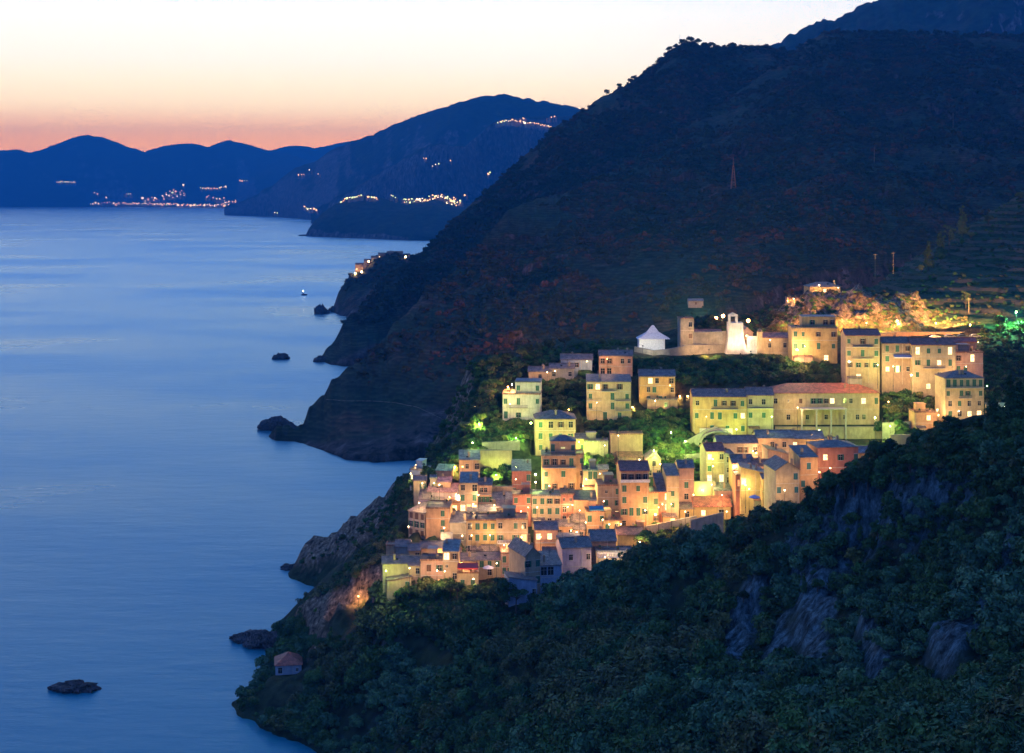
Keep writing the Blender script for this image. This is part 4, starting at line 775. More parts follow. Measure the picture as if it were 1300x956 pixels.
# umbrellas
def umbrella(label, px, py, Y, r, mat):
    X, Yy, Z = P(px, py, Y); t = empty('parasol', (X, Yy, Z)); tag(t, label, 'parasol')
    b = MB(); b.tube([(0,0,-1.5),(0,0,2.6)], .04, 6); b.build('pole', M['wood2'], t)
    b = MB(); n = 8; vs = [(0,0,2.8)]+[(r*math.cos(2*math.pi*i/n), r*math.sin(2*math.pi*i/n), 2.1) for i in range(n)]+[(0,0,2.72)]+[(r*math.cos(2*math.pi*i/n), r*math.sin(2*math.pi*i/n), 2.02) for i in range(n)]
    b.add(vs, [(0,1+i,1+(i+1)%n) for i in range(n)]+[(n+1,n+2+(i+1)%n,n+2+i) for i in range(n)]+[(1+i,n+2+i,n+2+(i+1)%n,1+(i+1)%n) for i in range(n)]); b.build('canopy', mat, t)
umbrella('blue parasol in front of the tall yellow green wall house', 958, 640, 420, 1.8, plain('blue_canopy', (.12,.22,.6)))
umbrella('pink parasol right of the red awning', 620, 730, 402, 1.7, M['canvas_pale'])

# ================================================================== LAMPS
LC = {'w': ((1, .60, .25), 'bulb'), 'o': ((1, .50, .14), 'bulbo'), 'g': ((.72, 1, .18), 'bulbg'), 'G': ((.25, 1, .40), 'bulbg'), 'h': ((1, .93, .68), 'bulbw')}
NL = [0]
def light(kind, loc, power, parent, r=.35):
    l = bpy.data.lights.new('lamp_light', 'POINT'); l.color = LC[kind][0]; l.energy = power; l.shadow_soft_size = r
    o = bpy.data.objects.new('light', l); COL.objects.link(o); o.parent = parent; o.location = loc; NL[0] += 1
    return o
def street_lamp(x, y, z0, head, kind, power, label, group='street lamps among the houses', rb=.2, vis=1.0):
    t = empty('street_lamp', (x, y, z0)); tag(t, label, 'street lamp', group)
    b = MB(); b.tube([(0,0,-1.5),(0,0,head-.3)], [.09,.05], 6); b.box(-.14,.14,-.14,.14,0,.3); b.build('pole', M['iron'], t)
    b = MB(); b.tube([(0,0,head+.22),(0,0,head+.42)], [.34,.05], 8); b.build('lamp_shade', M['iron'], t)
    b = MB(); b.ball((0,0,head), rb, 0, 8); o = b.build('bulb', M[LC[kind][1]], t)
    light(kind, (0,0,head-.05-rb), power, t)
    return t
# lamps seen or read off lit ground, plus amber ones added for glow between houses: head px, head py, distance, height of the head above its ground, colour, watts
SEEN_AND_ADDED = [(626,640,446,5,'o',1500,'added amber lamp in the middle of the lower tiers',.22),(668,690,424,5,'o',1400,'added amber lamp in the lane behind the narrow cream house',.22),(720,655,438,5,'o',1400,'added amber lamp in the lane right of the narrow red house',.22),(560,704,416,4,'o',1200,'added amber lamp above the pinkish house by the cliff',.2),(784,640,444,5,'o',1500,'added amber lamp at the left corner of the tallest orange house',.22),(960,575,462,5,'o',1500,'added amber lamp between the upper right rows',.22),(700,470,528,4,'o',1500,'added amber lamp beside the slate roofed cottages',.22),(770,545,490,5,'o',1500,'added amber lamp below the cream four storey house',.22),(1128,510,494,5,'o',1500,'added amber lamp among the trees below the brick red roof',.22),(455,757,428,5,'o',1500,'orange lamp on the cliff below the windowless cream house',.18),(420,748,446,4,'w',600,'small lamp halfway down the harbour path',.12),(1100,410,548,9,'o',12000,'orange road lamp above the tan house with brick red roof',.25),(1188,410,548,9,'o',12000,'orange road lamp above the apartment house roof',.25),(1232,412,550,9,'o',9000,'orange road lamp above the roof terrace house',.25),(909,404,575,8,'o',14000,'orange lamp, left one of the close pair above the castle',.8),(918,401,577,8,'o',14000,'orange lamp, right one of the close pair above the castle',.8),
 (950,407,560,8,'o',9000,'orange lamp above the church roofs right of the bell tower',.8),(645,491,498,3,'o',2600,'orange lamp at the roof corner of the bright white yellow house',.25),(650,488,500,3,'w',2600,'pale lamp on the rooftop terrace of the bright white yellow house',.25),
 (674,537,470,5,'g',5200,'yellow green lamp at the left wall of the big tan villa',.3),(722,520,490,4,'o',1600,'orange glow lamp behind the villa roof',.2),(680,602,452,5,'g',5200,'bright lamp in the gap beside the stepped orange house',.35),(680,612,450,3,'w',4200,'low white lamp under the bright lamp in the same gap',.25),
 (577,593,466,6,'o',5200,'star bright orange lamp at the corner of the steep pale roof house',.4),(582,629,450,5,'w',2600,'yellow lamp down the stairs below the star bright lamp',.25),(573,660,436,4,'w',2200,'yellow lamp at the foot of the stairs alley',.25),
 (532,589,476,3,'w',380,'lamp on the terrace of the pale blue villa',.2),(528,590,476,3,'w',200,'second small lamp on the pale blue villa terrace',.15),(603,516,500,3,'w',800,'faint lamp beside the pale pine tree',.15),
 (737,575,466,4,'g',4800,'green lamp right of the slim tower house',.25),(803,517,500,5,'o',2600,'orange lamp in the lane between cream and yellow houses',.28),(863,503,508,4,'o',2600,'orange lamp, left one beside the long yellow house',.25),(873,503,506,4,'o',3600,'orange lamp, right one beside the long yellow house',.3),
 (1078,459,500,4,'w',4200,'bright lamp at the left corner of the tan house with brick red roof',.35),(1157,476,498,4,'w',4200,'bright lamp between the brownish and apartment houses',.35),(1012,444,520,3,'w',6500,'very bright lamp at the foot of the tall yellow stepped house',.4),
 (1139,407,572,5,'o',6500,'floodlight in front of the glowing rock face',.4),(1290,396,560,9,'G',60000,'tall green white lamp at the right edge road',.35),(1111,530,478,6,'g',6500,'green lamp at the corner of the columned building',.25),
 (630,603,458,5,'g',3600,'green lamp in front of the brightest garden wall',.2),(655,556,478,4,'g',2600,'green lamp among the terraced plots',.2),(830,572,460,4,'g',5200,'green lamp above the pink gable house',.2),(892,622,446,4,'g',1800,'green lamp in the plot behind the long maroon roof',.2),(935,545,480,4,'g',1500,'green lamp at the right foot of the arch',.2),(1040,546,486,4,'g',1300,'green lamp under the terrace columns',.2),(1190,520,486,4,'w',1600,'lamp on the slope between apartment house and small orange house',.2),(852,549,470,4,'g',6500,'green lamp low in the central right gardens',.2),(832,653,430,4,'o',1900,'orange lamp at the foot of the red orange house',.35),(752,629,448,3,'w',1500,'lamp of the small lit shrine',.25),(515,724,404,3,'g',2600,'yellow green lamp on the windowless cream house',.3),
 (600,562,470,5,'g',2600,'green lamp under the pale pine on the sea side',.2),(608,538,486,5,'g',4500,'green lamp above the terraces on the sea side',.2),(592,583,466,5,'g',2400,'green lamp beside the steep pale roof',.22),(487,756,440,2,'w',1000,'small lamp at the cliff path end',.15),
 (523,693,424,3,'w',900,'small lamp at the foot of the sea facing tan house',.15),(640,692,410,3,'w',700,'lamp under the small lit pergola',.15),(788,722,398,2.6,'h',1500,'white lamp under the bright yellow pergola',.25),(595,720,399,2.4,'o',260,'lamp hanging over the restaurant tables',.14),
 (905,583,446,3,'g',1200,'green lamp beside the tan house with the open loggia',.15),(1275,516,474,3,'w',700,'lamp beside the hut behind dark trees',.15),(1040,362,600,3,'w',1400,'lamp at the hilltop villa',.25),(1000,382,597,3,'o',900,'lamp at the orange hut on the hill',.2),
 (478,690,452,3,'g',1700,'lamp among the cliff shrubs on the harbour side',.15),(448,722,446,3,'w',800,'lamp on the harbour path under the cliff shrubs',.15),(405,752,452,3,'w',380,'tiny lamp at the low end of the harbour path',.12),(870,560,466,4,'g',6500,'green lamp in the middle of the right gardens',.2),
 (735,583,462,3,'g',2200,'lower green lamp in the small walled garden',.2),(1130,541,486,5,'g',2000,'green lamp behind the tree right of the columns',.2),(1253,490,470,3,'g',1500,'green lamp beside the five storey cream house',.2)]
for (px, py, Y, hd, k, pw, lb, rb) in SEEN_AND_ADDED:
    X, Yy, Zh = P(px, py, Y)
    z0 = Zh-hd; g = gz(X, Yy)
    z0 = min(z0, max(g, z0-6)) if g < z0 else z0
    if px in (645, 650, 528, 532): z0 = Zh-hd
    street_lamp(X, Yy, z0, Zh-z0, k, pw*1.9, lb, rb=rb*.8)
# floodlights: church, tent, arch, rock
def flood(label, px, py, Y, tx, ty, tY, kind, power, ang=70, pole=1.4):
    a = Vector(P(px, py, Y)); c = Vector(P(tx, ty, tY)); t = empty('floodlight', a); tag(t, label, 'floodlight', 'floodlights on the ground')
    d = (c-a).normalized(); b = MB(); b.box(-.25,.25,-.2,.2,-.25,.25); b.tube([(0,0,-.25),(0,0,-pole)], .06, 5); b.build('housing', M['iron'], t)
    l = bpy.data.lights.new('flood_light', 'SPOT'); l.color = LC[kind][0]; l.energy = power; l.spot_size = math.radians(ang); l.spot_blend = .8; l.shadow_soft_size = .3
    o = bpy.data.objects.new('light', l); COL.objects.link(o); o.parent = t; o.location = d*.45; o.rotation_euler = d.to_track_quat('-Z', 'Y').to_euler()
flood('floodlight aimed at the white bell tower', 940, 449, 524, 935, 425, 534, 'h', 8000, 75)
flood('floodlight aimed at the marquee tent', 816, 439, 521, 824, 438, 536, 'h', 9000, 95, 7)
flood('floodlight aimed at the white gateway and chapel', 953, 446, 529, 954, 436, 538, 'h', 3200, 80)
flood('floodlight aimed at the high castle wall', 900, 444, 521, 903, 436, 538, 'w', 20000, 120, 6)
flood('greenish floodlight inside the wide low arch', 915, 562, 474, 912, 550, 483, 'G', 8000, 130)
flood('orange floodlight aimed at the rock left of the villa hill', 1005, 414, 560, 1012, 396, 588, 'o', 30000, 110)
flood('orange floodlight aimed at the middle of the glowing rock', 1075, 412, 558, 1075, 388, 588, 'o', 130000, 130)
flood('orange floodlight aimed at the right part of the glowing rock', 1130, 412, 558, 1125, 392, 588, 'o', 110000, 125)
flood('pale floodlight on the harbour cliff shrubs', 455, 735, 440, 480, 700, 460, 'g', 5000, 100)
flood('added orange floodlight behind the castle, town glow for the mountain slope', 893, 414, 655, 840, 350, 1150, 'o', 3200000, 85, 8)  # unseen lamp added to give the slope the town's warm glow
flood('added orange floodlight behind the church, town glow for the mountain slope', 985, 413, 655, 1030, 320, 1180, 'o', 3600000, 85, 8)  # second unseen lamp added for the same glow on the slope
flood('added orange floodlight on the upper road, warming the terraced right hill', 1205, 405, 566, 1240, 330, 740, 'o', 420000, 120, 8)  # lamp added to warm the right hill
# fill lamps added in the lanes to spread warm light over the facades
k = 0
for lb, r0 in R.items():
    X0, Y0, z0 = r0.location; w, h, d = r0['_w'], r0['_h'], r0['_d']
    if any(s in lb for s in ('annex in shadow', 'blue shadowed', 'shore trees', 'dark slope above', 'brown walled house', 'lavender house with two', 'whitish ruin', 'gable end house')): continue
    # an added lamp a few metres in front, wherever no building stands
    best = None
    for dist in (6.5, 5, 3.8, 2.6):
        for fx in ((-.3, .35, 0) if k % 2 else (.3, -.35, 0)):
            x, y = X0+fx*w, Y0-dist
            for zz in (7.2, 5.5, 4.0):
                z = z0+zz
                if zz > h+1: continue
                if not in_house(x, y, z, .4) and gz(x, y) < z-1.5: best = (x, y, z, dist); break
            if best: break
        if best: break
    k += 1
    if not best: continue
    x, y, z, dist = best; c = 'w'
    if any(s in lb for s in ('windowless cream', 'little yellow', 'pale green flat', 'green lit', 'lit green', 'tall yellow green', 'open lit loggia', 'canopy')): c = 'g'
    if any(s in lb for s in ('orange', 'pink', 'red', 'lit doorway')) and c == 'w' and k % 3 == 0: c = 'o'
    pw = 34*dist**1.3*(1+.03*h*w/4); pw = min(pw*random.uniform(.45, 1.5)*3.6, 2600)
    g = gz(x, y); zb = max(g, z-7)
    street_lamp(x, y, zb, z-zb, c, pw, 'added lamp by '+' '.join(lb.split()[:13]), rb=.13)

# ================================================================== VEGETATION
LEAF = {'dark': leafmat('leaf_dark', (.02, .056, .024), (.042, .095, .034), (.07, .125, .042)),
 'green': leafmat('leaf_green', (.03, .09, .03), (.055, .13, .042), (.09, .17, .05)),
 'olive': leafmat('leaf_olive', (.05, .07, .028), (.085, .105, .042), (.14, .15, .065)),
 'teal': leafmat('leaf_teal', (.032, .085, .048), (.06, .14, .075), (.11, .20, .12)),
 'dry': leafmat('leaf_dry', (.07, .05, .028), (.11, .08, .045), (.15, .12, .07)),
 'pale': leafmat('leaf_pale', (.10, .11, .05), (.15, .16, .08), (.20, .20, .10)),
 'hillveg': leafmat('hill_foliage', (.014, .034, .018), (.036, .046, .024), (.12, .05, .034), .03)}  # third hill tone: red-brown shrubs, with the town's warm glow mixed in
def leaves(n, lobes, size, seed, flat=1.0):
    """n leaf clumps (bent quads) near the surface of several lobes; returns verts, quads"""
    r = np.random.default_rng(seed); lobes = np.array(lobes, float)
    wgt = lobes[:, 3]**2; k = r.choice(len(lobes), n, p=wgt/wgt.sum())
    d = r.normal(size=(n, 3)); d /= np.linalg.norm(d, axis=1)[:, None]; d[:, 2] = np.where(d[:, 2] < -.35, -d[:, 2], d[:, 2])
    rad = lobes[k, 3]*(r.uniform(.55, 1.08, n)); c = lobes[k, :3]+d*rad[:, None]*np.array([1, 1, flat])
    nrm = d+r.normal(size=(n, 3))*.55; nrm /= np.linalg.norm(nrm, axis=1)[:, None]
    u = np.cross(nrm, r.normal(size=(n, 3))); u /= np.linalg.norm(u, axis=1)[:, None]; v = np.cross(nrm, u)
    s = size*r.uniform(.5, 1.25, n)[:, None]
    V = np.stack([c-u*s, c-v*s*.55, c+u*s, c+v*s*.55+nrm*s*.15], 1).reshape(-1, 3)
    return V, np.arange(n*4).reshape(-1, 4)
def lobeset(seed, n, spread, rmin, rmax, zc, zs=.5):
    r = np.random.default_rng(seed); L = [(0, 0, zc, rmax)]
    for i in range(n):
        a = r.uniform(0, 6.28); q = spread*r.uniform(.35, 1); L.append((q*math.cos(a), q*math.sin(a), zc+r.uniform(-zs, zs), r.uniform(rmin, rmax)))
    return L
def bush_mesh(name, seed, n, size, mat):
    V, Q = leaves(n, lobeset(seed, 6, .62, .3, .52, .42, .28), size, seed); V[:, 2] = np.maximum(V[:, 2], -.15)
    return np_mesh(name, V, Q, mat)
def stuff(name, pts, scl, protos, label=None, kind='stuff', idx=None):
    """a mass of bushes as one object: points carrying instances"""
    me = bpy.data.meshes.new(name); me.vertices.add(len(pts)); me.vertices.foreach_set('co', np.asarray(pts, np.float32).ravel())
    a = me.attributes.new('scl', 'FLOAT_VECTOR', 'POINT'); a.data.foreach_set('vector', np.asarray(scl, np.float32).ravel())
    a = me.attributes.new('rot', 'FLOAT_VECTOR', 'POINT'); rt = np.zeros((len(pts), 3), np.float32); rt[:, 2] = rng.uniform(0, 6.28, len(pts)); rt[:, :2] = rng.normal(0, .12, (len(pts), 2)); a.data.foreach_set('vector', rt.ravel())
    a = me.attributes.new('idx', 'INT', 'POINT'); a.data.foreach_set('value', (rng.integers(0, len(protos), len(pts)) if idx is None else idx).astype(np.int32))
    o = put(name, me); tag(o, kind=kind)
    if label: o['label'] = label
    pc = bpy.data.collections.new(name+'_forms')
    for i, m_ in enumerate(protos):
        q = bpy.data.objects.new('%s_form_%02d' % (name, i), m_); pc.objects.link(q)
    ng = bpy.data.node_groups.new(name+'_scatter', 'GeometryNodeTree')
    ng.interface.new_socket('Geometry', in_out='INPUT', socket_type='NodeSocketGeometry'); ng.interface.new_socket('Geometry', in_out='OUTPUT', socket_type='NodeSocketGeometry')
    gi = ng.nodes.new('NodeGroupInput'); go = ng.nodes.new('NodeGroupOutput'); ip = ng.nodes.new('GeometryNodeInstanceOnPoints'); ci = ng.nodes.new('GeometryNodeCollectionInfo')
    ci.inputs['Collection'].default_value = pc; ci.inputs['Separate Children'].default_value = True; ci.inputs['Reset Children'].default_value = True
    ip.inputs['Pick Instance'].default_value = True
    def at(nm, t):
        n = ng.nodes.new('GeometryNodeInputNamedAttribute'); n.data_type = t; n.inputs['Name'].default_value = nm; return next(s for s in n.outputs if s.enabled and s.name == 'Attribute')
    L = ng.links.new
    L(gi.outputs[0], ip.inputs['Points']); L(ci.outputs[0], ip.inputs['Instance']); L(at('idx', 'INT'), ip.inputs['Instance Index'])
    L(at('rot', 'FLOAT_VECTOR'), ip.inputs['Rotation']); L(at('scl', 'FLOAT_VECTOR'), ip.inputs['Scale']); L(ip.outputs[0], go.inputs[0])
    md = o.modifiers.new('scatter', 'NODES'); md.node_group = ng
    return o
nearB = [bush_mesh('bush_form', 100+i, 620, .13, LEAF[c]) for i, c in enumerate(['teal', 'dark', 'dark', 'green', 'dark', 'olive'])]
midB = [bush_mesh('bush_form', 200+i, 260, .19, LEAF[c]) for i, c in enumerate(['dark', 'green', 'olive', 'olive', 'green'])]
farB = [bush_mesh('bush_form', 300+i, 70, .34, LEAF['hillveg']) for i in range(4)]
paleB = [bush_mesh('bush_form', 400+i, 300, .17, LEAF[c]) for i, c in enumerate(['pale', 'pale', 'olive', 'green'])]
dryB = [bush_mesh('bush_form', 450+i, 300, .17, LEAF[c]) for i, c in enumerate(['dry', 'olive', 'dry'])]
# ---- scrub on the near slope
x = rng.uniform(-170, 330, 130000); y = rng.uniform(120, 450, 130000)
p = CX+F*x/y; keep = (p > 300) & (p < 1420)
x, y, p = x[keep], y[keep], p[keep]; z = zraw(x, y); py = HY+F*(H-z)/y
# limit to the near slope, keep rock faces and paths bare
lim = np.interp(p, [300, 400, 480, 560, 600, 650, 700, 800, 900, 980, 1060, 1150, 1250, 1420], [452, 436, 412, 399, 396, 372, 384, 366, 347, 320, 304, 290, 276, 268])
e = 3.0; sl = np.hypot((zraw(x+e, y)-zraw(x-e, y))/(2*e), (zraw(x, y+e)-zraw(x, y-e))/(2*e))
def blob(cx, cy, rx, ry, rot=0):
    a = math.radians(rot); dx, dy = p-cx, py-cy
    return ((dx*math.cos(a)+dy*math.sin(a))/rx)**2+((-dx*math.sin(a)+dy*math.cos(a))/ry)**2
bare = np.minimum.reduce([blob(940, 800, 22, 75, 18), blob(1035, 790, 26, 62, 8), blob(985, 830, 14, 40, 25), blob(1085, 638, 38, 12), blob(1210, 840, 30, 45, 30), blob(1275, 730, 8, 50, 22), blob(1150, 640, 22, 9), blob(540, 835, 40, 22, 30), blob(640, 785, 38, 8, -10), blob(860, 780, 13, 45, -5), blob(1224, 735, 6, 30, 10), blob(1245, 800, 14, 36, 20), blob(520, 790, 26, 8), blob(430, 790, 32, 24, -30), blob(440, 765, 38, 14, -30), blob(400, 800, 16, 12)])
bn = fbm(x*.06, y*.06, 0, 3, 61)
cotx, coty = P(366, 860, 416)[:2]; ok = ~((np.abs(x-cotx) < 7) & (y > coty-16) & (y < coty+10)) & (y < lim) & (z > 1.0) & (bare+bn*.5 > 1) & (ROCKA[np.clip(np.searchsorted(gy, y), 0, len(gy)-1), np.clip(np.searchsorted(gx, x), 0, len(gx)-1)] < rng.uniform(.2, 1.3, len(x))) & (rng.uniform(0, 1, len(x)) < np.clip(.78+bn*.8, .25, 1)*np.clip((y/260)**-.6, .5, 1.1))
x, y, z = x[ok], y[ok], z[ok]
s = (0.8+3.1*rng.uniform(0, 1, len(x))**3.2)*np.clip(1+.5*fbm(x*.03, y*.03, 0, 2, 62), .5, 1.6)
stuff('hillside_scrub', np.stack([x, y, z-.1], 1), np.stack([s, s, s*rng.uniform(.7, 1.15, len(x))], 1), nearB, idx=np.clip(np.floor((fbm(x*.05, y*.05, 0, 3, 66)*1.3+.5+rng.normal(0, .16, len(x)))*6), 0, 5))
print('scrub', len(x))
# ---- gardens and rough ground between the houses: polygons seen in the photograph, hit on the real ground
def poly_pts(poly, n, ybias=0):
    xs = [q[0] for q in poly]; ys = [q[1] for q in poly]; out = []
    tries = 0
    while len(out) < n and tries < n*12:
        tries += 1; px, py_ = random.uniform(min(xs), max(xs)), random.uniform(min(ys), max(ys)); ins = False; j = len(poly)-1
        for i in range(len(poly)):
            if (poly[i][1] > py_) != (poly[j][1] > py_) and px < (poly[j][0]-poly[i][0])*(py_-poly[i][1])/(poly[j][1]-poly[i][1])+poly[i][0]: ins = not ins
            j = i
        if not ins: continue
        h_, nn = hit(px, py_)
        if h_ is None or h_.z < .8 or in_house(h_.x, h_.y, h_.z+.3, .6) or (abs(h_.x-cotx) < 7 and coty-16 < h_.y < coty+10): continue
        out.append((h_.x, h_.y, h_.z-.15))
    return np.array(out)
def garden(name, polys, protos, s0, s1):
    pts = np.concatenate([poly_pts(pl, n) for pl, n in polys]); s = s0+(s1-s0)*rng.uniform(0, 1, len(pts))**1.8
    stuff(name, pts, np.stack([s, s, s*rng.uniform(.7, 1.1, len(pts))], 1), protos); return len(pts)
garden('village_undergrowth', [([(545,500),(620,480),(640,540),(600,600),(540,600),(525,590)],520),([(610,596),(650,594),(650,632),(612,634)],160),([(600,540),(680,532),(682,560),(610,566)],220),
  ([(640,500),(745,470),(750,520),(690,524),(650,540)],260),([(740,530),(880,520),(880,556),(820,560),(745,556)],360),([(735,560),(790,560),(790,600),(745,606)],160),([(815,556),(900,560),(892,606),(835,600),(815,590)],380),
  ([(882,600),(900,612),(905,640),(885,640)],120),([(800,458),(1000,452),(1200,490),(1200,530),(1120,500),(985,484),(880,490),(800,474)],1500),([(1120,560),(1300,545),(1300,600),(1120,592)],420),([(1240,420),(1330,400),(1330,560),(1255,550)],800),
  ([(1120,500),(1200,492),(1200,548),(1125,548)],420),([(500,600),(560,596),(545,640),(520,650),(505,640)],320),([(590,460),(720,440),(800,430),(800,455),(690,470),(610,500)],420),([(800,664),(900,668),(880,700),(800,712)],260),([(470,750),(640,742),(660,770),(560,790),(470,790)],420),([(1040,585),(1130,590),(1120,600),(1050,604)],60)], midB, .8, 2.3)
garden('rock_shrubs', [([(985,412),(1020,372),(1060,362),(1180,380),(1250,415),(1150,428),(1000,424)],620),([(1060,352),(1300,240),(1340,400),(1180,400)],520),([(870,425),(880,400),(925,396),(925,425)],120),([(915,425),(915,388),(1000,380),(1000,420)],260)], dryB+midB[:2], .5, 1.5)
garden('harbour_shrubs', [([(425,735),(470,690),(500,668),(512,680),(480,712),(430,748)],420),([(375,760),(430,738),(430,748),(380,766)],60)], paleB, .6, 1.7)
garden('promontory_scrub', [([(440,690),(470,655),(520,605),(530,640),(480,680)],150),([(370,720),(440,672),(470,690),(380,722)],20)], midB[:3], .6, 1.9)
garden('shore_bushes', [([(328,860),(335,810),(365,790),(385,790),(400,812),(390,866)],300),([(330,956),(330,868),(400,868),(420,956)],260)], nearB[:3], 1.4, 2.6)
# ---- woodland on the mountains behind
def cover(name, G3, rows, n, s0, s1, zmin=4, slope_keep=.5, pxr=(300, 1500), seed=0, rowmax=None):
    nr = rows+1; i = rng.integers(0, (rowmax or nr)-1, n); j = rng.integers(0, G3.shape[1]-1, n); fa, fb = rng.uniform(0, 1, (2, n, 1))
    # weight by cell area
    a = G3[i, j]; b_ = G3[i, j+1]; c = G3[i+1, j]; ar = np.linalg.norm(np.cross(b_-a, c-a), axis=1); nrm = np.cross(b_-a, c-a); nz_ = np.abs(nrm[:, 2])/(np.linalg.norm(nrm, axis=1)+1e-6)
    pt = a*(1-fa)*(1-fb)+b_*fa*(1-fb)+c*(1-fa)*fb+G3[i+1, j+1]*fa*fb
    pp = CX+F*pt[:, 0]/pt[:, 1]; nn = fbm(pt[:, 0]*.012, pt[:, 1]*.012, pt[:, 2]*.02, 4, 70+seed)
    ok = (rng.uniform(0, np.percentile(ar, 90), n) < ar) & (pt[:, 2] > zmin) & (pp > pxr[0]) & (pp < pxr[1]) & (nn > -.18+.5*rng.uniform(-1, 1, n)*.4) & (nz_ > .25) & ((pp > 600) | (pt[:, 2] > 30+25*nn+6*rng.uniform(-1, 1, n)))
    pt = pt[ok]; s = s0+(s1-s0)*rng.uniform(0, 1, len(pt))**2.5; s *= (pt[:, 1]/1300)**.35
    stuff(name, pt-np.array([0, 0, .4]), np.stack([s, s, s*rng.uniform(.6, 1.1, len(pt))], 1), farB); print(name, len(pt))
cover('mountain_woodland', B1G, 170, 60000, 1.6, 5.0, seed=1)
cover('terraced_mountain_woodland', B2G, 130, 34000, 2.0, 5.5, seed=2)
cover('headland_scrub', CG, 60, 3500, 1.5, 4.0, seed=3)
for nm, G3, rr, nn, yy, sd in (('ridge_woodland', RG, 90, 30000, 7500, 4), ):
    pass
# ---- trees one can tell apart
def tree_proto(seed, kind):
    r = random.Random(seed); tb = MB()
    if kind == 'round':
        tb.tube([(0,0,-.8),(.05,0,.6),(.1,.05,1.8),(0,.1,2.8)], [.2,.16,.12,.05], 7)
        for i in range(5):
            a = i*1.26+r.random(); tb.tube([(.05,0,1.1+.2*i),(math.cos(a)*.7,math.sin(a)*.7,1.8+.25*i),(math.cos(a)*1.3,math.sin(a)*1.3,2.4+.25*i)], [.08,.05,.02], 5)
        V, Q = leaves(1500, lobeset(seed, 11, 1.5, .6, 1.15, 2.9, .9), .24, seed, .9)
    elif kind == 'tall':
        tb.tube([(0,0,-.8),(.05,0,2),(0,.05,6.4)], [.2,.14,.04], 7)
        L = []
        for i in range(9): a = r.random()*6.28; q = .5*r.random(); L.append((q*math.cos(a), q*math.sin(a), 1.4+i*.62, (1.15-.09*i)*r.uniform(.8, 1.15)))
        V, Q = leaves(1500, L, .24, seed)
    elif kind == 'pine':   # umbrella pine
        tb.tube([(0,0,-.8),(.2,0,2),(.1,.1,4.4)], [.22,.17,.1], 7)
        for i in range(7):
            a = i*.9+r.random()*.3; tb.tube([(.1,.1,3.2+.15*i),(math.cos(a)*1.2,math.sin(a)*1.2,4.4),(math.cos(a)*2.5,math.sin(a)*2.5,5.0)], [.09,.06,.025], 5)
        V, Q = leaves(1500, lobeset(seed, 14, 2.5, .6, 1.0, 5.2, .25), .24, seed, .55)
    else:                  # sparse
        tb.tube([(0,0,-.8),(.1,0,1.5),(.2,.1,5.4)], [.14,.1,.03], 7)
        for i in range(8):
            a = i*2.2+r.random(); z = 1.4+.45*i; tb.tube([(.1,.05,z),(math.cos(a)*.8,math.sin(a)*.8,z+.7),(math.cos(a)*1.3,math.sin(a)*1.3,z+1.5)], [.05,.035,.012], 5)
        L = [(math.cos(i*2.2)*1.0, math.sin(i*2.2)*1.0, 2.9+.42*i, r.uniform(.45, .8)) for i in range(8)]
        V, Q = leaves(620, L, .2, seed)
    return tb, V, Q
TP = {}
def tree(kind, mat, x, y, z, s, label, group, name='tree', cat='tree', vary=0):
    key = (kind, mat, vary)
    if key not in TP:
        tb, V, Q = tree_proto(500+13*vary+len(kind), kind); TP[key] = (tb.mesh('trunk', M['bark']), np_mesh('crown', V, Q, LEAF[mat]))
    t = empty(name, (x, y, z), random.uniform(0, 6.28)); tag(t, label, cat, group); t.scale = (s, s, s*random.uniform(.9, 1.1))
    put('trunk', TP[key][0], t); put('crown', TP[key][1], t); return t
ORD = ['first','second','third','fourth','fifth','sixth','seventh','eighth','ninth','tenth','eleventh','twelfth','thirteenth','fourteenth','fifteenth','sixteenth','seventeenth','eighteenth','nineteenth','twentieth']
def band(n, pxs, pyf, kinds, s0, s1, text, group):
    """a row of trees along a line of the ground, labelled from the left"""
    xs = sorted(pxs); k = 0
    for i, px in enumerate(xs):
        h_, _n = hit(px, pyf(px))
        if h_ is None or h_.z < .8 or in_house(h_.x, h_.y, h_.z+.5, 1.2) or (abs(h_.x-cotx) < 6.5 and coty-20 < h_.y < coty+9): continue
        kd, mt = random.choice(kinds); tree(kd, mt, h_.x, h_.y, h_.z-.1, random.uniform(s0, s1), ORD[min(k, 19)]+' '+text, group, vary=random.randrange(3)); k += 1
def jit(a, b, n, j=.4): st = (b-a)/n; return [a+st*(i+.5)+random.uniform(-j, j)*st for i in range(n)]
def lin(*pts): xs = [q[0] for q in pts]; ys = [q[1] for q in pts]; return lambda v: float(np.interp(v, xs, ys))
DK = [('round', 'dark'), ('round', 'dark'), ('round', 'green'), ('tall', 'dark')]
band(0, jit(1045, 1320, 16), lin((1045,640),(1100,618),(1200,592),(1320,556)), DK, .75, 1.25, 'dark tree from the left along the crest of the near slope', 'trees along the crest of the near slope')
band(0, jit(890, 1045, 9), lin((890,704),(980,678),(1045,648)), DK, .6, .95, 'rounded tree from the left along the slope edge below the maroon roof', 'trees on the slope edge below the maroon roof')
band(0, jit(1040, 1310, 14), lin((1040,700),(1310,640)), [('tall','green'),('round','green'),('round','teal'),('tall','dark')], .5, .8, 'bushy tree from the left in the upper plots of the near slope', 'trees in the upper plots of the near slope')
band(0, jit(900, 1310, 16), lin((900,770),(1310,720)), DK, .45, .8, 'dark tree from the left across the middle of the near slope', 'trees across the middle of the near slope')
band(0, jit(640, 900, 11), lin((640,815),(900,810)), DK, .6, 1.0, 'dark tree from the left in the hollow below the village', 'trees in the hollow below the village')
band(0, jit(690, 860, 9), lin((690,765),(760,745),(860,722)), [('round','olive'),('round','green'),('round','dark')], .6, .95, 'olive tree from the left under the blue slate roofs', 'trees under the blue slate roofs')
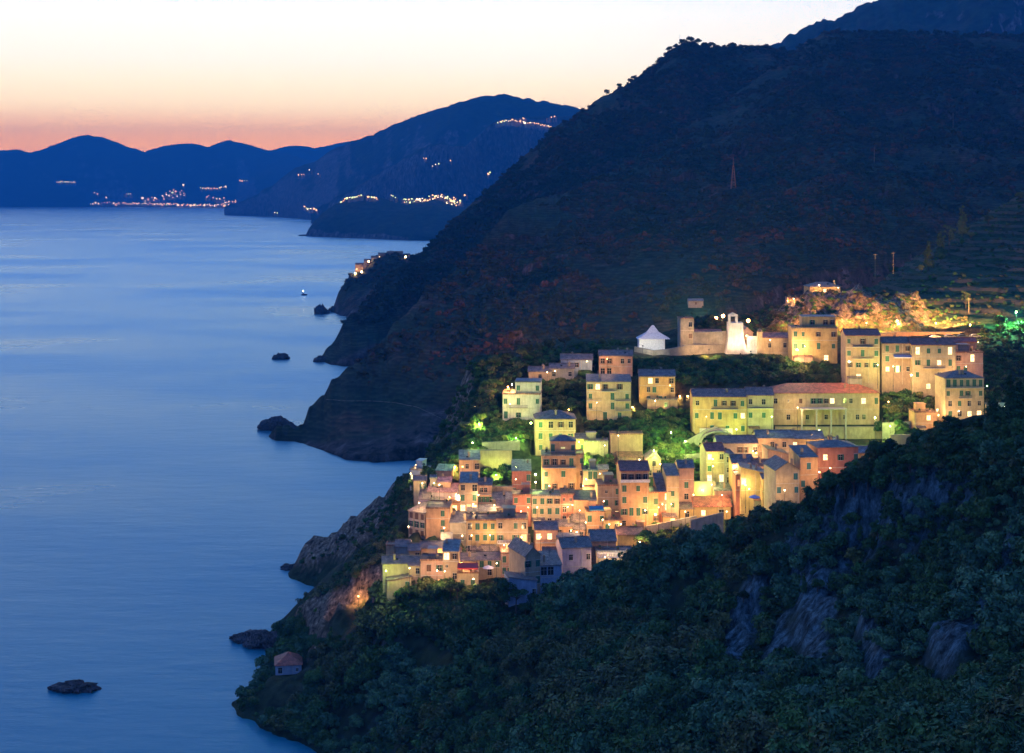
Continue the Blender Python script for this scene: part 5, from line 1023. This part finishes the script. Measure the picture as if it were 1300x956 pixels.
band(0, jit(500, 670, 13), lin((500,772),(600,764),(670,782)), [('round','dark'),('round','green'),('round','dark'),('pine','dark')], .8, 1.25, 'leafy tree from the left right below the lowest village houses', 'trees right below the lowest houses')
band(0, jit(400, 640, 14), lin((400,830),(500,808),(640,800)), DK, .7, 1.1, 'dark tree from the left on the lower slope beside the sea', 'trees on the lower slope beside the sea')
band(0, jit(332, 480, 9), lin((332,850),(380,872),(480,872)), [('round','dark'),('round','green'),('tall','dark')], .9, 1.4, 'shore tree from the left around the lone red roofed cottage', 'trees around the lone cottage')
band(0, jit(334, 392, 4), lin((334,822),(392,806)), [('round','dark'),('tall','dark')], 1.0, 1.5, 'dark shore tree from the left above the lone red roofed cottage', 'trees above the lone cottage')
band(0, jit(480, 1300, 17), lin((480,900),(1300,880)), DK, .6, 1.0, 'dark tree from the left in the lowest row of the near slope', 'trees in the lowest row of the near slope')
band(0, jit(1255, 1330, 5), lin((1255,565),(1330,500)), [('round','green'),('tall','dark')], 1.0, 1.6, 'big tree from the left at the right edge beside the five storey house', 'big trees at the right edge')
band(0, jit(830, 1200, 15), lin((830,468),(1000,468),(1100,488),(1200,520)), [('round','olive'),('round','olive'),('round','green')], .6, 1.05, 'olive tree from the left in the band under the church', 'olive trees in the band under the church')
band(0, jit(850, 1190, 13), lin((850,482),(1000,482),(1120,500),(1190,536)), [('round','olive'),('round','green')], .5, .9, 'olive tree from the left, lower line of the band under the church', 'olive trees, lower line under the church')
band(0, jit(1070, 1200, 9), lin((1070,490),(1130,494),(1200,506)), [('round','olive'),('round','green'),('round','dark')], .9, 1.35, 'leafy tree from the left right below the upper right houses', 'leafy trees right below the upper right houses')
band(0, jit(1050, 1135, 5), lin((1050,592),(1135,582)), [('round','green'),('round','dark')], .8, 1.15, 'tree from the left behind the salmon red house', 'trees behind the salmon red house')
band(0, jit(655, 745, 7), lin((655,508),(745,496)), [('round','olive'),('round','green')], .7, 1.05, 'tree from the left between white yellow house and cream balcony house', 'trees between the upper houses')
band(0, jit(545, 615, 7), lin((545,592),(580,560),(615,536)), [('round','olive'),('round','green')], .7, 1.1, 'lamplit tree from the left on the sea side slope above the villa', 'lamplit trees above the sea side villa')
band(0, jit(500, 545, 6), lin((500,640),(545,612)), [('round','dark'),('tall','dark'),('round','green')], .7, 1.15, 'dark tree from the left beside the pale blue villa', 'dark trees beside the pale blue villa')
band(0, jit(820, 892, 6), lin((820,580),(892,600)), [('round','green'),('round','olive')], .6, 1.0, 'green lit garden tree from the left in the central right gardens', 'green lit garden trees')
band(0, jit(610, 720, 8), lin((610,470),(720,440)), [('round','olive'),('round','dry')], .8, 1.2, 'dull tree from the left along the top left rim of the village', 'trees along the top left rim')
band(0, jit(1170, 1225, 4), lin((1170,352),(1225,300)), [('tall','olive'),('sparse','olive'),('sparse','pale')], 1.8, 2.8, 'tall thin conifer from the left on the right hill crest', 'tall conifers on the right hill crest')
band(0, jit(1060, 1300, 10), lin((1060,360),(1180,345),(1300,250)), [('round','dark'),('round','olive')], .8, 1.3, 'small tree from the left along the right hill crest', 'small trees along the right hill crest')
for px, py_, kd, mt, s, lb in [(590,556,'pine','pale',.95,'umbrella pine with pale green lit top on the sea side slope'),(757,602,'pine','green',1.0,'bright green umbrella pine in the central walled garden'),(622,512,'pine','pale',.8,'pale flat topped tree left of the bright white yellow house'),
    (820,702,'round','green',1.5,'bright green tree next to the small yellow orange house'),(1118,556,'round','green',1.25,'vivid green tree lit beside the columned building'),(976,670,'round','green',.8,'vivid green tree lit from behind at the slope edge'),(640,770,'round','dark',1.9,'large round tree in front of the pale blue annex'),
    (1226,392,'sparse','olive',1.3,'thin palm like tree on the dark right slope'),(1270,420,'round','green',1.4,'green lit tree left of the tall green white lamp'),(1296,424,'round','green',1.3,'green lit tree under the tall green white lamp'),(480,702,'round','pale',.9,'pale lamplit tree on the harbour cliff')]:
    h_, _n = hit(px, py_)
    if h_ is not None: tree(kd, mt, h_.x, h_.y, h_.z-.1, s, lb, None, vary=1)
# trees and bushes on the skyline of the near mountain
for i, (px, sz) in enumerate([(770,1.6),(786,1.4),(805,1.5),(826,1.3),(850,1.9),(858,1.5),(866,1.8),(876,2.0),(886,1.9),(895,1.6),(903,2.2),(925,1.2),(954,1.1),(962,1.1)]):
    ry, rY = interp_poly([(404,454,1274),(735,146,1930),(750,133,1950),(762,124,1950),(778,116,1960),(800,104,1970),(815,94,1980),(830,87,1990),(845,70,2000),(855,62,2000),(870,55,2000),(885,55,2000),(900,62,2010),(920,60,2020),(950,60,2040),(980,62,2050)], np.array([px]))
    X, Y, Z = P(px, float(ry[0]), float(rY[0])); tree('round', 'dark', X, Y, Z-2.5, sz*1.35, ORD[i]+' tree from the left on the skyline of the big mountain', 'skyline trees of the big mountain', vary=i % 3)

# ================================================================== SMALL THINGS
def mast(label, px, py0, py1, Y, cat='mast', name='radio_mast', w=.5):
    hm = mhit(px, py1) if Y > 1000 else None
    if hm: Y = hm.y
    X, Yy, Z = P(px, py1, Y); h = (py1-py0)*Y/F; t = empty(name, (X, Yy, Z)); tag(t, label, cat)
    b = MB()
    if name == 'radio_mast':
        for sx, sy in ((-1,-1),(1,-1),(1,1),(-1,1)): b.tube([(sx*w*3,sy*w*3,-3),(sx*w*.5,sy*w*.5,h*.75)], .16, 4)
        n = 9
        for k in range(n):
            f0, f1 = k/n, (k+1)/n; r0_, r1_ = w*(3-2.5*f0), w*(3-2.5*f1)
            b.tube([(-r0_,-r0_,h*.75*f0),(r1_,-r1_,h*.75*f1)], .1, 4); b.tube([(r0_,-r0_,h*.75*f0),(-r1_,-r1_,h*.75*f1)], .1, 4)
        b.build('lattice', M['rust'], t); b = MB(); b.tube([(0,0,h*.74),(0,0,h)], [.25,.1], 5); b.build('antenna', M['rust'], t)
    else:
        b.tube([(0,0,-2),(0,0,h)], [.22*w*2,.14*w*2], 6); b.build('pole', M['wood2'], t); b = MB(); b.box(-.9,.9,-.06,.06,h-.6,h-.45); b.build('crossarm', M['wood2'], t)
mast('tall lattice radio mast standing on the dark mountain', 931, 200, 240, 1500, w=.8)
for px, a, c, Y, lb in [(863,44,60,1960,'thin pole on the mountain skyline among trees'),(1111,322,348,640,'brown utility pole on the hill crest left of another'),(1134,320,342,640,'brown utility pole on the hill crest, right of the other'),(1210,143,166,1500,'pale utility pole high on the terraced mountain'),(1110,186,206,1300,'pale utility pole in the middle of the terraced mountain'),(1230,378,392,590,'utility pole on the dry slope above the road'),(552,603,628,470,'thin pole beside the tiny grey house'),(538,612,640,455,'thin white pole behind the lavender house')]:
    mast(lb, px, a, c, Y, 'pole', 'utility_pole', .35 if Y < 1000 else .8)
def rock(label, px, py_, Y, s, seed):
    X, Yy, Z = P(px, py_, Y); n, m_ = 48, 28; V = [];
    for j in range(m_+1):
        for i in range(n):
            a = 2*math.pi*i/n; t = math.pi*j/m_; V.append((math.sin(t)*math.cos(a), math.sin(t)*math.sin(a), math.cos(t)))
    V = np.array(V); nn = .9+.75*fbm(V[:, 0]*1.9+seed, V[:, 1]*1.9, V[:, 2]*1.2, 6, seed, True); V = V*nn[:, None]*np.array(s)
    Q = [(j*n+i, j*n+(i+1) % n, (j+1)*n+(i+1) % n, (j+1)*n+i) for j in range(m_) for i in range(n)]
    o = put('sea_rock', np_mesh('sea_rock', V, Q, MROCK, False), None, (X, Yy, 0)); tag(o, label, 'rock')
MROCK = hillmat('sea_rock', (.05, .05, .05), (.09, .08, .08), (.14, .11, .10), (.09, .08, .08), 6)
rock('small sea stack just off the near cliff point', 408, 398, 1765, (7, 6, 9), 3)
rock('lone low rock in the open water', 356, 456, 1280, (6, 4, 4.2), 5)
rock('small rock joined to the second cliff point', 407, 455, 1262, (5, 5, 4), 8)
rock('flat dark rock in the water at the bottom left corner', 95, 876, 428, (6, 3, 1.9), 11)
rock('rocky spit below the orange cliff end', 318, 812, 476, (6, 4, 2.4), 14)
rock('second stone of the rocky spit beside the shore bushes', 334, 808, 470, (5, 4, 3.4), 15)
rock('dark rock at the tip of the lower cliff', 352, 546, 900, (9, 6, 6), 17)
rock('small rock at the tip of the lower promontory', 369, 722, 566, (3, 2.5, 1.6), 19)
rock('small rock below the low far headland', 386, 300, 4950, (16, 8, 4), 21)
rock('second rock under the near cliff point', 423, 396, 1790, (5, 5, 5), 22)
# boat
X, Y, Z = P(386, 375, 2077); t = empty('boat', (X, Y, 0), .3); tag(t, 'small dark fishing boat with a cabin light out on the water', 'boat')
b = MB(); hp = [(-4.5,0),(-3.6,-1.5),(0,-1.9),(3.5,-1.3),(5.2,0),(3.5,1.3),(0,1.9),(-3.6,1.5)]
n = 8; vs = [(x_*.8, y_*.6, -.4) for x_, y_ in hp]+[(x_, y_, 1.5+(.5 if x_ > 3 else 0)) for x_, y_ in hp]
b.add(vs, [(i, (i+1) % n, (i+1) % n+n, i+n) for i in range(n)]+[tuple(range(n))[::-1], tuple(range(n, 2*n))]); b.build('hull', plain('hull_paint', (.10, .04, .05)), t)
b = MB(); b.box(-2.4,.2,-1.1,1.1,1.56,3.8); b.box(-2.6,.4,-1.25,1.25,3.802,4.0); b.build('cabin', M['white'], t)
b = MB(); b.tube([(-1,0,4),(-1,0,6.5)], .08, 5); b.build('mast', M['iron'], t); b = MB(); b.ball((-1,0,6.8), .55, 0, 8); b.build('lamp', M['bulbw'], t)
# cars on the upper road
MC = [plain('car_paint_white', (.6,.6,.6), .35), plain('car_paint_silver', (.35,.36,.38), .3, .6), plain('car_paint_dark', (.03,.04,.07), .3)]
def car(px, Y, mt, label):
    X, Yy, Z = P(px, 421, Y); z = gz(X, Yy)+.05; t = empty('parked_car', (X, Yy, z), random.uniform(-.06, .06)); tag(t, label, 'car', 'cars parked on the upper road')
    b = MB(); b.prism([(-2.1,.35),(2.1,.35),(2.15,.7),(1.9,.95),(1.05,1.02),(.45,1.45),(-1.1,1.48),(-1.75,1.02),(-2.1,.95)], 'y', -.82, .82); b.build('body', mt, t)
    b = MB(); b.prism([(.9,1.04),(.4,1.4),(-1.05,1.42),(-1.6,1.04)], 'y', -.835, .835); b.build('side_glass', M['glass'], t)
    for sx in (-1.3, 1.3):
        for sy in (-.8, .8):
            b = MB(); b.tube([(sx, sy-.1, .33),(sx, sy+.1, .33)], .33, 12); b.build('wheel', M['iron'], t)
for i, (px, mi, lb) in enumerate([(1187,0,'white parked car, leftmost on the upper road'),(1206,1,'silver parked car between white and dark ones'),(1222,2,'dark parked car right of the silver one'),(1238,1,'silver parked car at the right end of the row'),(1140,0,'white car by the floodlight in front of the rock')]): car(px, 552, MC[mi], lb)
# ================================================================== DISTANT TOWNS
MFH = [plain('far_wall_pale', (.4,.34,.28), .9), plain('far_wall_warm', (.42,.26,.18), .9), emit('far_lamp', (1,.50,.20), 3.6), emit('far_lamp_green', (.75,.9,.35), 3.0), emit('far_lamp_white', (1,.75,.42), 5.0)]
def surf_z(G3, x, y):
    d = (G3[..., 0]-x)**2+(G3[..., 1]-y)**2; return float(G3[..., 2].ravel()[d.argmin()])
def town(name, label, spots, Y, hs, rl, green=.1, big=.25, nh=2):
    """houses with lit lamps; spots: (px, py) of every lamp"""
    b = MB()
    for (px, py_) in spots:
        YY = Y(px) if callable(Y) else Y; YY += random.uniform(-1, 1)*hs*3; X, _, Z = P(px, py_, YY)
        for k in range(nh):
            w, h = hs*random.uniform(.6, 1.3), hs*random.uniform(.6, 1.2); ox = random.uniform(-1.6, 1.6)*hs; oy = random.uniform(1.0, 2.5)*hs
            z0 = Z-h*1.1; mi = random.choice([0, 1])
            b.prism([(X+ox-w/2, z0-hs*2), (X+ox+w/2, z0-hs*2), (X+ox+w/2, z0+h), (X+ox, z0+h*1.3), (X+ox-w/2, z0+h)], 'y', YY+oy, YY+oy+w, mi)
        r = rl*random.uniform(.5, 1.0)*(1.5 if random.random() < big else 1); mi = 3 if random.random() < green else (4 if random.random() < .3 else 2)
        b.ball((X, YY-rl, Z+rl*.2), r, mi, 6)
    o = b.build(name, MFH); tag(o, label, kind='stuff'); return o
def sp(a, n, jx=0, jy=0):  # spots along a polyline
    xs = np.array([q[0] for q in a], float); ys = [q[1] for q in a]; L = np.linspace(xs[0], xs[-1], n); return [(float(x_)+random.uniform(-jx, jx), float(np.interp(x_, xs, ys))+random.uniform(-jy, jy)) for x_ in L]
town('distant_town', 'lights of the distant beach town along the far shore', sp([(146,259),(180,258.5),(230,260),(300,261)], 110, 1.5, 1.1)+sp([(115,258.5),(140,257)], 8, 1, .6)+sp([(180,253),(210,250),(235,248)], 22, 3, 3)+sp([(160,246.5),(165,247)], 3, 1, 1)+sp([(210,246),(230,242)], 8, 2, 3)+sp([(283,258),(300,255.5)], 10, 1, 1)+sp([(262,250),(285,254)], 8, 3, 2),
     lambda p_: float(np.interp(p_, [0, 140, 300, 330], [15100, 15100, 14200, 12400])), 14, 8.5, .05)
town('hillside_lights', 'rows of lights on the far mountain sides', sp([(73,231),(96,231.5)], 13, .5, .5)+sp([(255,239),(275,239.5),(286,237.5)], 20, 1, .6)+sp([(305,230),(313,229)], 4, 1, .5)+[(325,232),(233,235),(120,245),(124,246.5),(135,251)], 14000, 10, 7.5, .2, nh=1)
town('cove_lights', 'lights near the water below the coastal ridge', sp([(386,262),(391,265),(402,266)], 11, .8, 1)+[(349,270),(352,270.5),(379,222),(386,221.5),(393,216),(383,221.8),(404,221)], 6900, 7, 3.6, .15, nh=1)
town('hilltop_village', 'hilltop village lights high on the coastal ridge', sp([(633,155),(648,152.5),(662,155),(682,158),(700,161)], 34, 1, 1.3)+[(664,150),(665,151),(700,149),(704,148),(697,150)], 6150, 7, 3.2, .08, nh=2)
town('headland_village', 'village lights strung along the low headland crest', sp([(433,257),(440,252),(452,250),(459,248)], 16, .5, .6)+sp([(468,250),(479,252)], 8, .8, 1)+[(499,249),(502,251),(497,248)]+sp([(513,254),(530,255),(545,252),(556,248),(570,251),(585,258)], 60, 1.5, 3.2)+sp([(570,255),(580,263)], 14, 3, 2.5),
     lambda p_: 5080, 6, 3.0, .3)
town('slope_lights', 'scattered farm lights on the inland spur', [(553,209),(557,208),(572,204),(538,201),(541,201.5),(549,211),(622,219),(620,221),(590,248)], 5900, 6, 3.0, .3, nh=1)
# houses on the headland below the ridge (individual)
for i, (x0, x1, yt, yb, w, lb) in enumerate([(451,461,336,350,'orange','orange lamplit house at the left tip of the cliff village'),(462,470,331,342,'tan','tan lamplit house second from the tip of the cliff village'),(471,479,327,337,'cream','small cream house third from the tip of the cliff village'),(480,489,323,331,'brown','brown house fourth from the tip on the cliff'),(491,500,321,330,'brown','broad brown house at the middle of the cliff top'),(502,511,321,330,'tan','dim tan house near the right end of the cliff top'),(513,520,324,333,'orange','last dim orange house at the right end of the cliff top')]):
    Yh = 1868+i*4; X = ((x0+x1)/2-CX)*Yh/F; zt = H-(yt-HY)*Yh/F; z0 = H-(yb-HY)*Yh/F; wd = (x1-x0)*Yh/F; t = empty('house', (X, Yh, z0)); tag(t, lb, 'house', 'houses of the cliff village')
    b = MB(); b.prism([(0,-12),(9,-12),(9,zt-z0),(4.5,zt-z0+2),(0,zt-z0)], 'x', -wd/2, wd/2); b.build('wall', WALL[w], t)
    b = MB(); b.prism([(-.3,zt-z0),(4.5,zt-z0+2.02),(9.3,zt-z0),(9.3,zt-z0+.3),(4.5,zt-z0+2.35),(-.3,zt-z0+.3)], 'x', -wd/2-.3, wd/2+.3); b.build('roof', ROOF['brown'], t)
    for k in range(3): put('window', WM['lit' and ('l' if (i+k) % 3 == 0 else 'd')][0], t, (-wd*.3+wd*.3*k, -.004, (zt-z0)*.6))
for px, py_, pw, lb in [(451,347,2500,'bright lamp at the tip of the cliff village'),(459,345,1200,'second lamp at the tip of the cliff village'),(468,332,900,'lamp between the first cliff village houses'),(515,326,700,'lamp at the right end of the cliff village')]:
    X, Y, Z = P(px, py_, 1858); street_lamp(X, Y, Z-5, 5, 'w', pw*7, lb, 'lamps of the cliff village', rb=1.0)
# lit cave mouths and shore lights under the near mountain
for px, py_, lb in [(560,541,'tiny lamp on the coastal path, upper one'),(566,552,'tiny lamp on the coastal path, lower one')]:
    X, Y, Z = P(px, py_, 560); street_lamp(X, Y, Z-3, 3, 'o', 900, lb, 'lamps on the coastal path', rb=.3)
b1v = B1G.reshape(-1, 3); BV1 = BVHTree.FromPolygons(b1v.tolist(), grid_quads(B1G.shape[0], B1G.shape[1]).tolist()); pv = []
for px in np.arange(414, 566, 3.0):
    py_ = float(np.interp(px, [414, 440, 470, 500, 530, 566], [507, 509, 509, 511, 517, 534])); r_ = BV1.ray_cast(EYE, Vector(((px-CX)/F, 1, -(py_-HY)/F)).normalized(), 3000)
    if r_[0]: pv.append(r_[0])
b = MB()
for a_, c_ in zip(pv[:-1], pv[1:]):
    vs = [Vector((p_.x, p_.y+dy_, p_.z+dz_)) for p_ in (a_, c_) for dy_, dz_ in ((-.3, -1.0), (-.3, .1), (2.5, .1), (2.5, -1.0))]
    b.add(vs, [(0,1,5,4),(1,2,6,5),(2,3,7,6),(3,0,4,7)])
tag(b.build('coastal_path', M['wood2']), kind='structure')
# ================================================================== WATER
m, nt, b = new_mat('sea_water')
nt.nodes.remove(b); out_ = nt.nodes['Material Output']
df = N(nt, 'ShaderNodeBsdfDiffuse'); df.inputs['Color'].default_value = (.004, .155, .23, 1)
gl_ = N(nt, 'ShaderNodeBsdfGlossy'); gl_.inputs['Color'].default_value = (.76, .93, .96, 1)
fr_ = N(nt, 'ShaderNodeFresnel', IOR=1.38); mx_ = N(nt, 'ShaderNodeMixShader')
bands = noise(nt, .0032, 6, 'World', (.5, 1.0, 1), .62)
nt.links.new(ramp(nt, [(.35, (.24, .24, .24)), (.5, (.34, .34, .34)), (.65, (.46, .46, .46))], bands), gl_.inputs['Roughness'])
bp = N(nt, 'ShaderNodeBump', Strength=.28, Distance=1.2); nt.links.new(noise(nt, .09, 6, 'World', (.35, 1, 1), .65), bp.inputs['Height'])
for q_ in (df, gl_, fr_): nt.links.new(bp.outputs[0], q_.inputs['Normal'])
nt.links.new(fr_.outputs[0], mx_.inputs[0]); nt.links.new(df.outputs[0], mx_.inputs[1]); nt.links.new(gl_.outputs[0], mx_.inputs[2]); nt.links.new(mx_.outputs[0], out_.inputs['Surface'])
me = bpy.data.meshes.new('sea'); S = 60000
me.from_pydata([(-S,-2000,0),(S,-2000,0),(S,S,0),(-S,S,0)], [], [(0,1,2,3)]); me.materials.append(m); put('sea', me); tag(bpy.data.objects['sea'], kind='structure')
# ================================================================== SKY, SUN, HAZE, CAMERA
SUN_AZ = math.radians(-22)        # the sun has set behind the far mountains, left of the view axis
w = bpy.data.worlds.new('World'); scene.world = w; w.use_nodes = True; nt = w.node_tree; bg = nt.nodes['Background']; out = nt.nodes['World Output']
sky = N(nt, 'ShaderNodeTexSky', sky_type='NISHITA'); sky.sun_disc = False; sky.sun_elevation = math.radians(-1.5); sky.sun_rotation = SUN_AZ; sky.air_density = 1.2; sky.dust_density = 1.5
bg.inputs['Strength'].default_value = .05; nt.links.new(sky.outputs[0], bg.inputs[0])
tc = N(nt, 'ShaderNodeTexCoord'); sp_ = N(nt, 'ShaderNodeSeparateXYZ'); nt.links.new(tc.outputs['Generated'], sp_.inputs[0])
def mth(op, a, b_=None, c=None):
    n = N(nt, 'ShaderNodeMath', operation=op)
    for s, v in zip(n.inputs, (a, b_, c)):
        if v is None: continue
        if hasattr(v, 'links'): nt.links.new(v, s)
        else: s.default_value = v
    return n.outputs[0]
el = mth('MULTIPLY', mth('ARCSINE', sp_.outputs['Z']), 180/math.pi/90)       # elevation as 0..1 for 0..90 degrees
def d9(x_): return x_/90
glow = ramp(nt, [(0, GL[0]), (d9(2.0), GL[1]), (d9(3.4), GL[2]), (d9(5.2), GL[3]), (d9(8.0), GL[4]), (d9(13), GL[5]), (d9(24), GL[6]), (d9(45), GL[7]), (1, GL[8])], el)
back = ramp(nt, [(0, BK[0]), (d9(8), BK[1]), (d9(20), BK[2]), (d9(50), BK[3]), (1, BK[4])], el)
hx = mth('ADD', mth('MULTIPLY', sp_.outputs['X'], math.sin(SUN_AZ)), mth('MULTIPLY', sp_.outputs['Y'], math.cos(SUN_AZ)))
k = mth('SMOOTH_MAX', 0.0, mth('MULTIPLY_ADD', hx, 1.15, -.05), .05); k = mth('MINIMUM', k, 1.0)
bg2 = N(nt, 'ShaderNodeBackground', Strength=1.0); nt.links.new(mixc(nt, k, back, glow), bg2.inputs[0])
ad = N(nt, 'ShaderNodeAddShader'); nt.links.new(bg.outputs[0], ad.inputs[0]); nt.links.new(bg2.outputs[0], ad.inputs[1]); nt.links.new(ad.outputs[0], out.inputs['Surface'])
sl = bpy.data.lights.new('sun', 'SUN'); sl.energy = .03; sl.angle = math.radians(20); sl.color = (1, .6, .4); so = put('sun', sl)
so.rotation_euler = Vector((-math.sin(-SUN_AZ)*-1, -math.cos(SUN_AZ), -.06)).to_track_quat('-Z', 'Y').to_euler()
if HAZE:
    b = MB(); b.box(-13000, 13000, -300, 19000, -13, 1000); o = b.build('haze', []); tag(o, 'thin blue evening haze over the sea and mountains', kind='stuff')
    m = bpy.data.materials.new('haze_volume'); m.use_nodes = True; nt = m.node_tree; nt.nodes.clear()
    v = N(nt, 'ShaderNodeVolumePrincipled'); v.inputs['Color'].default_value = (*HAZEC, 1); v.inputs['Density'].default_value = HAZE; v.inputs['Anisotropy'].default_value = 0.0
    ou = N(nt, 'ShaderNodeOutputMaterial'); nt.links.new(v.outputs[0], ou.inputs['Volume']); o.data.materials.clear(); o.data.materials.append(m)
cam = bpy.data.cameras.new('camera'); co = bpy.data.objects.new('camera', cam); COL.objects.link(co); co.location = (0, 0, H); co.rotation_euler = (math.pi/2, 0, 0)
cam.sensor_width = 36; cam.lens = F/1300*36; cam.shift_y = -(478-HY)/1300; cam.clip_end = 90000; cam.clip_start = 1; scene.camera = co
scene.view_settings.view_transform = 'Standard'; scene.view_settings.look = 'None'; scene.view_settings.exposure = 0; scene.view_settings.gamma = 1
c = scene.cycles; scene.render.engine = 'CYCLES'; c.max_bounces = 3; c.diffuse_bounces = 2; c.use_adaptive_sampling = True; c.adaptive_threshold = .03; c.glossy_bounces = 2; c.transmission_bounces = 1; c.volume_bounces = 0; c.sample_clamp_indirect = 4; c.sample_clamp_direct = 0
c.caustics_reflective = False; c.caustics_refractive = False; c.use_denoising = True; c.use_light_tree = True
for m_ in bpy.data.materials: m_.cycles.emission_sampling = 'NONE'
for o_ in scene.objects:
    if len(str(o_.get('label', '')).split()) > 16: print('LONG', o_['label'])
print('objects', len(scene.objects), 'lamps', NL[0])
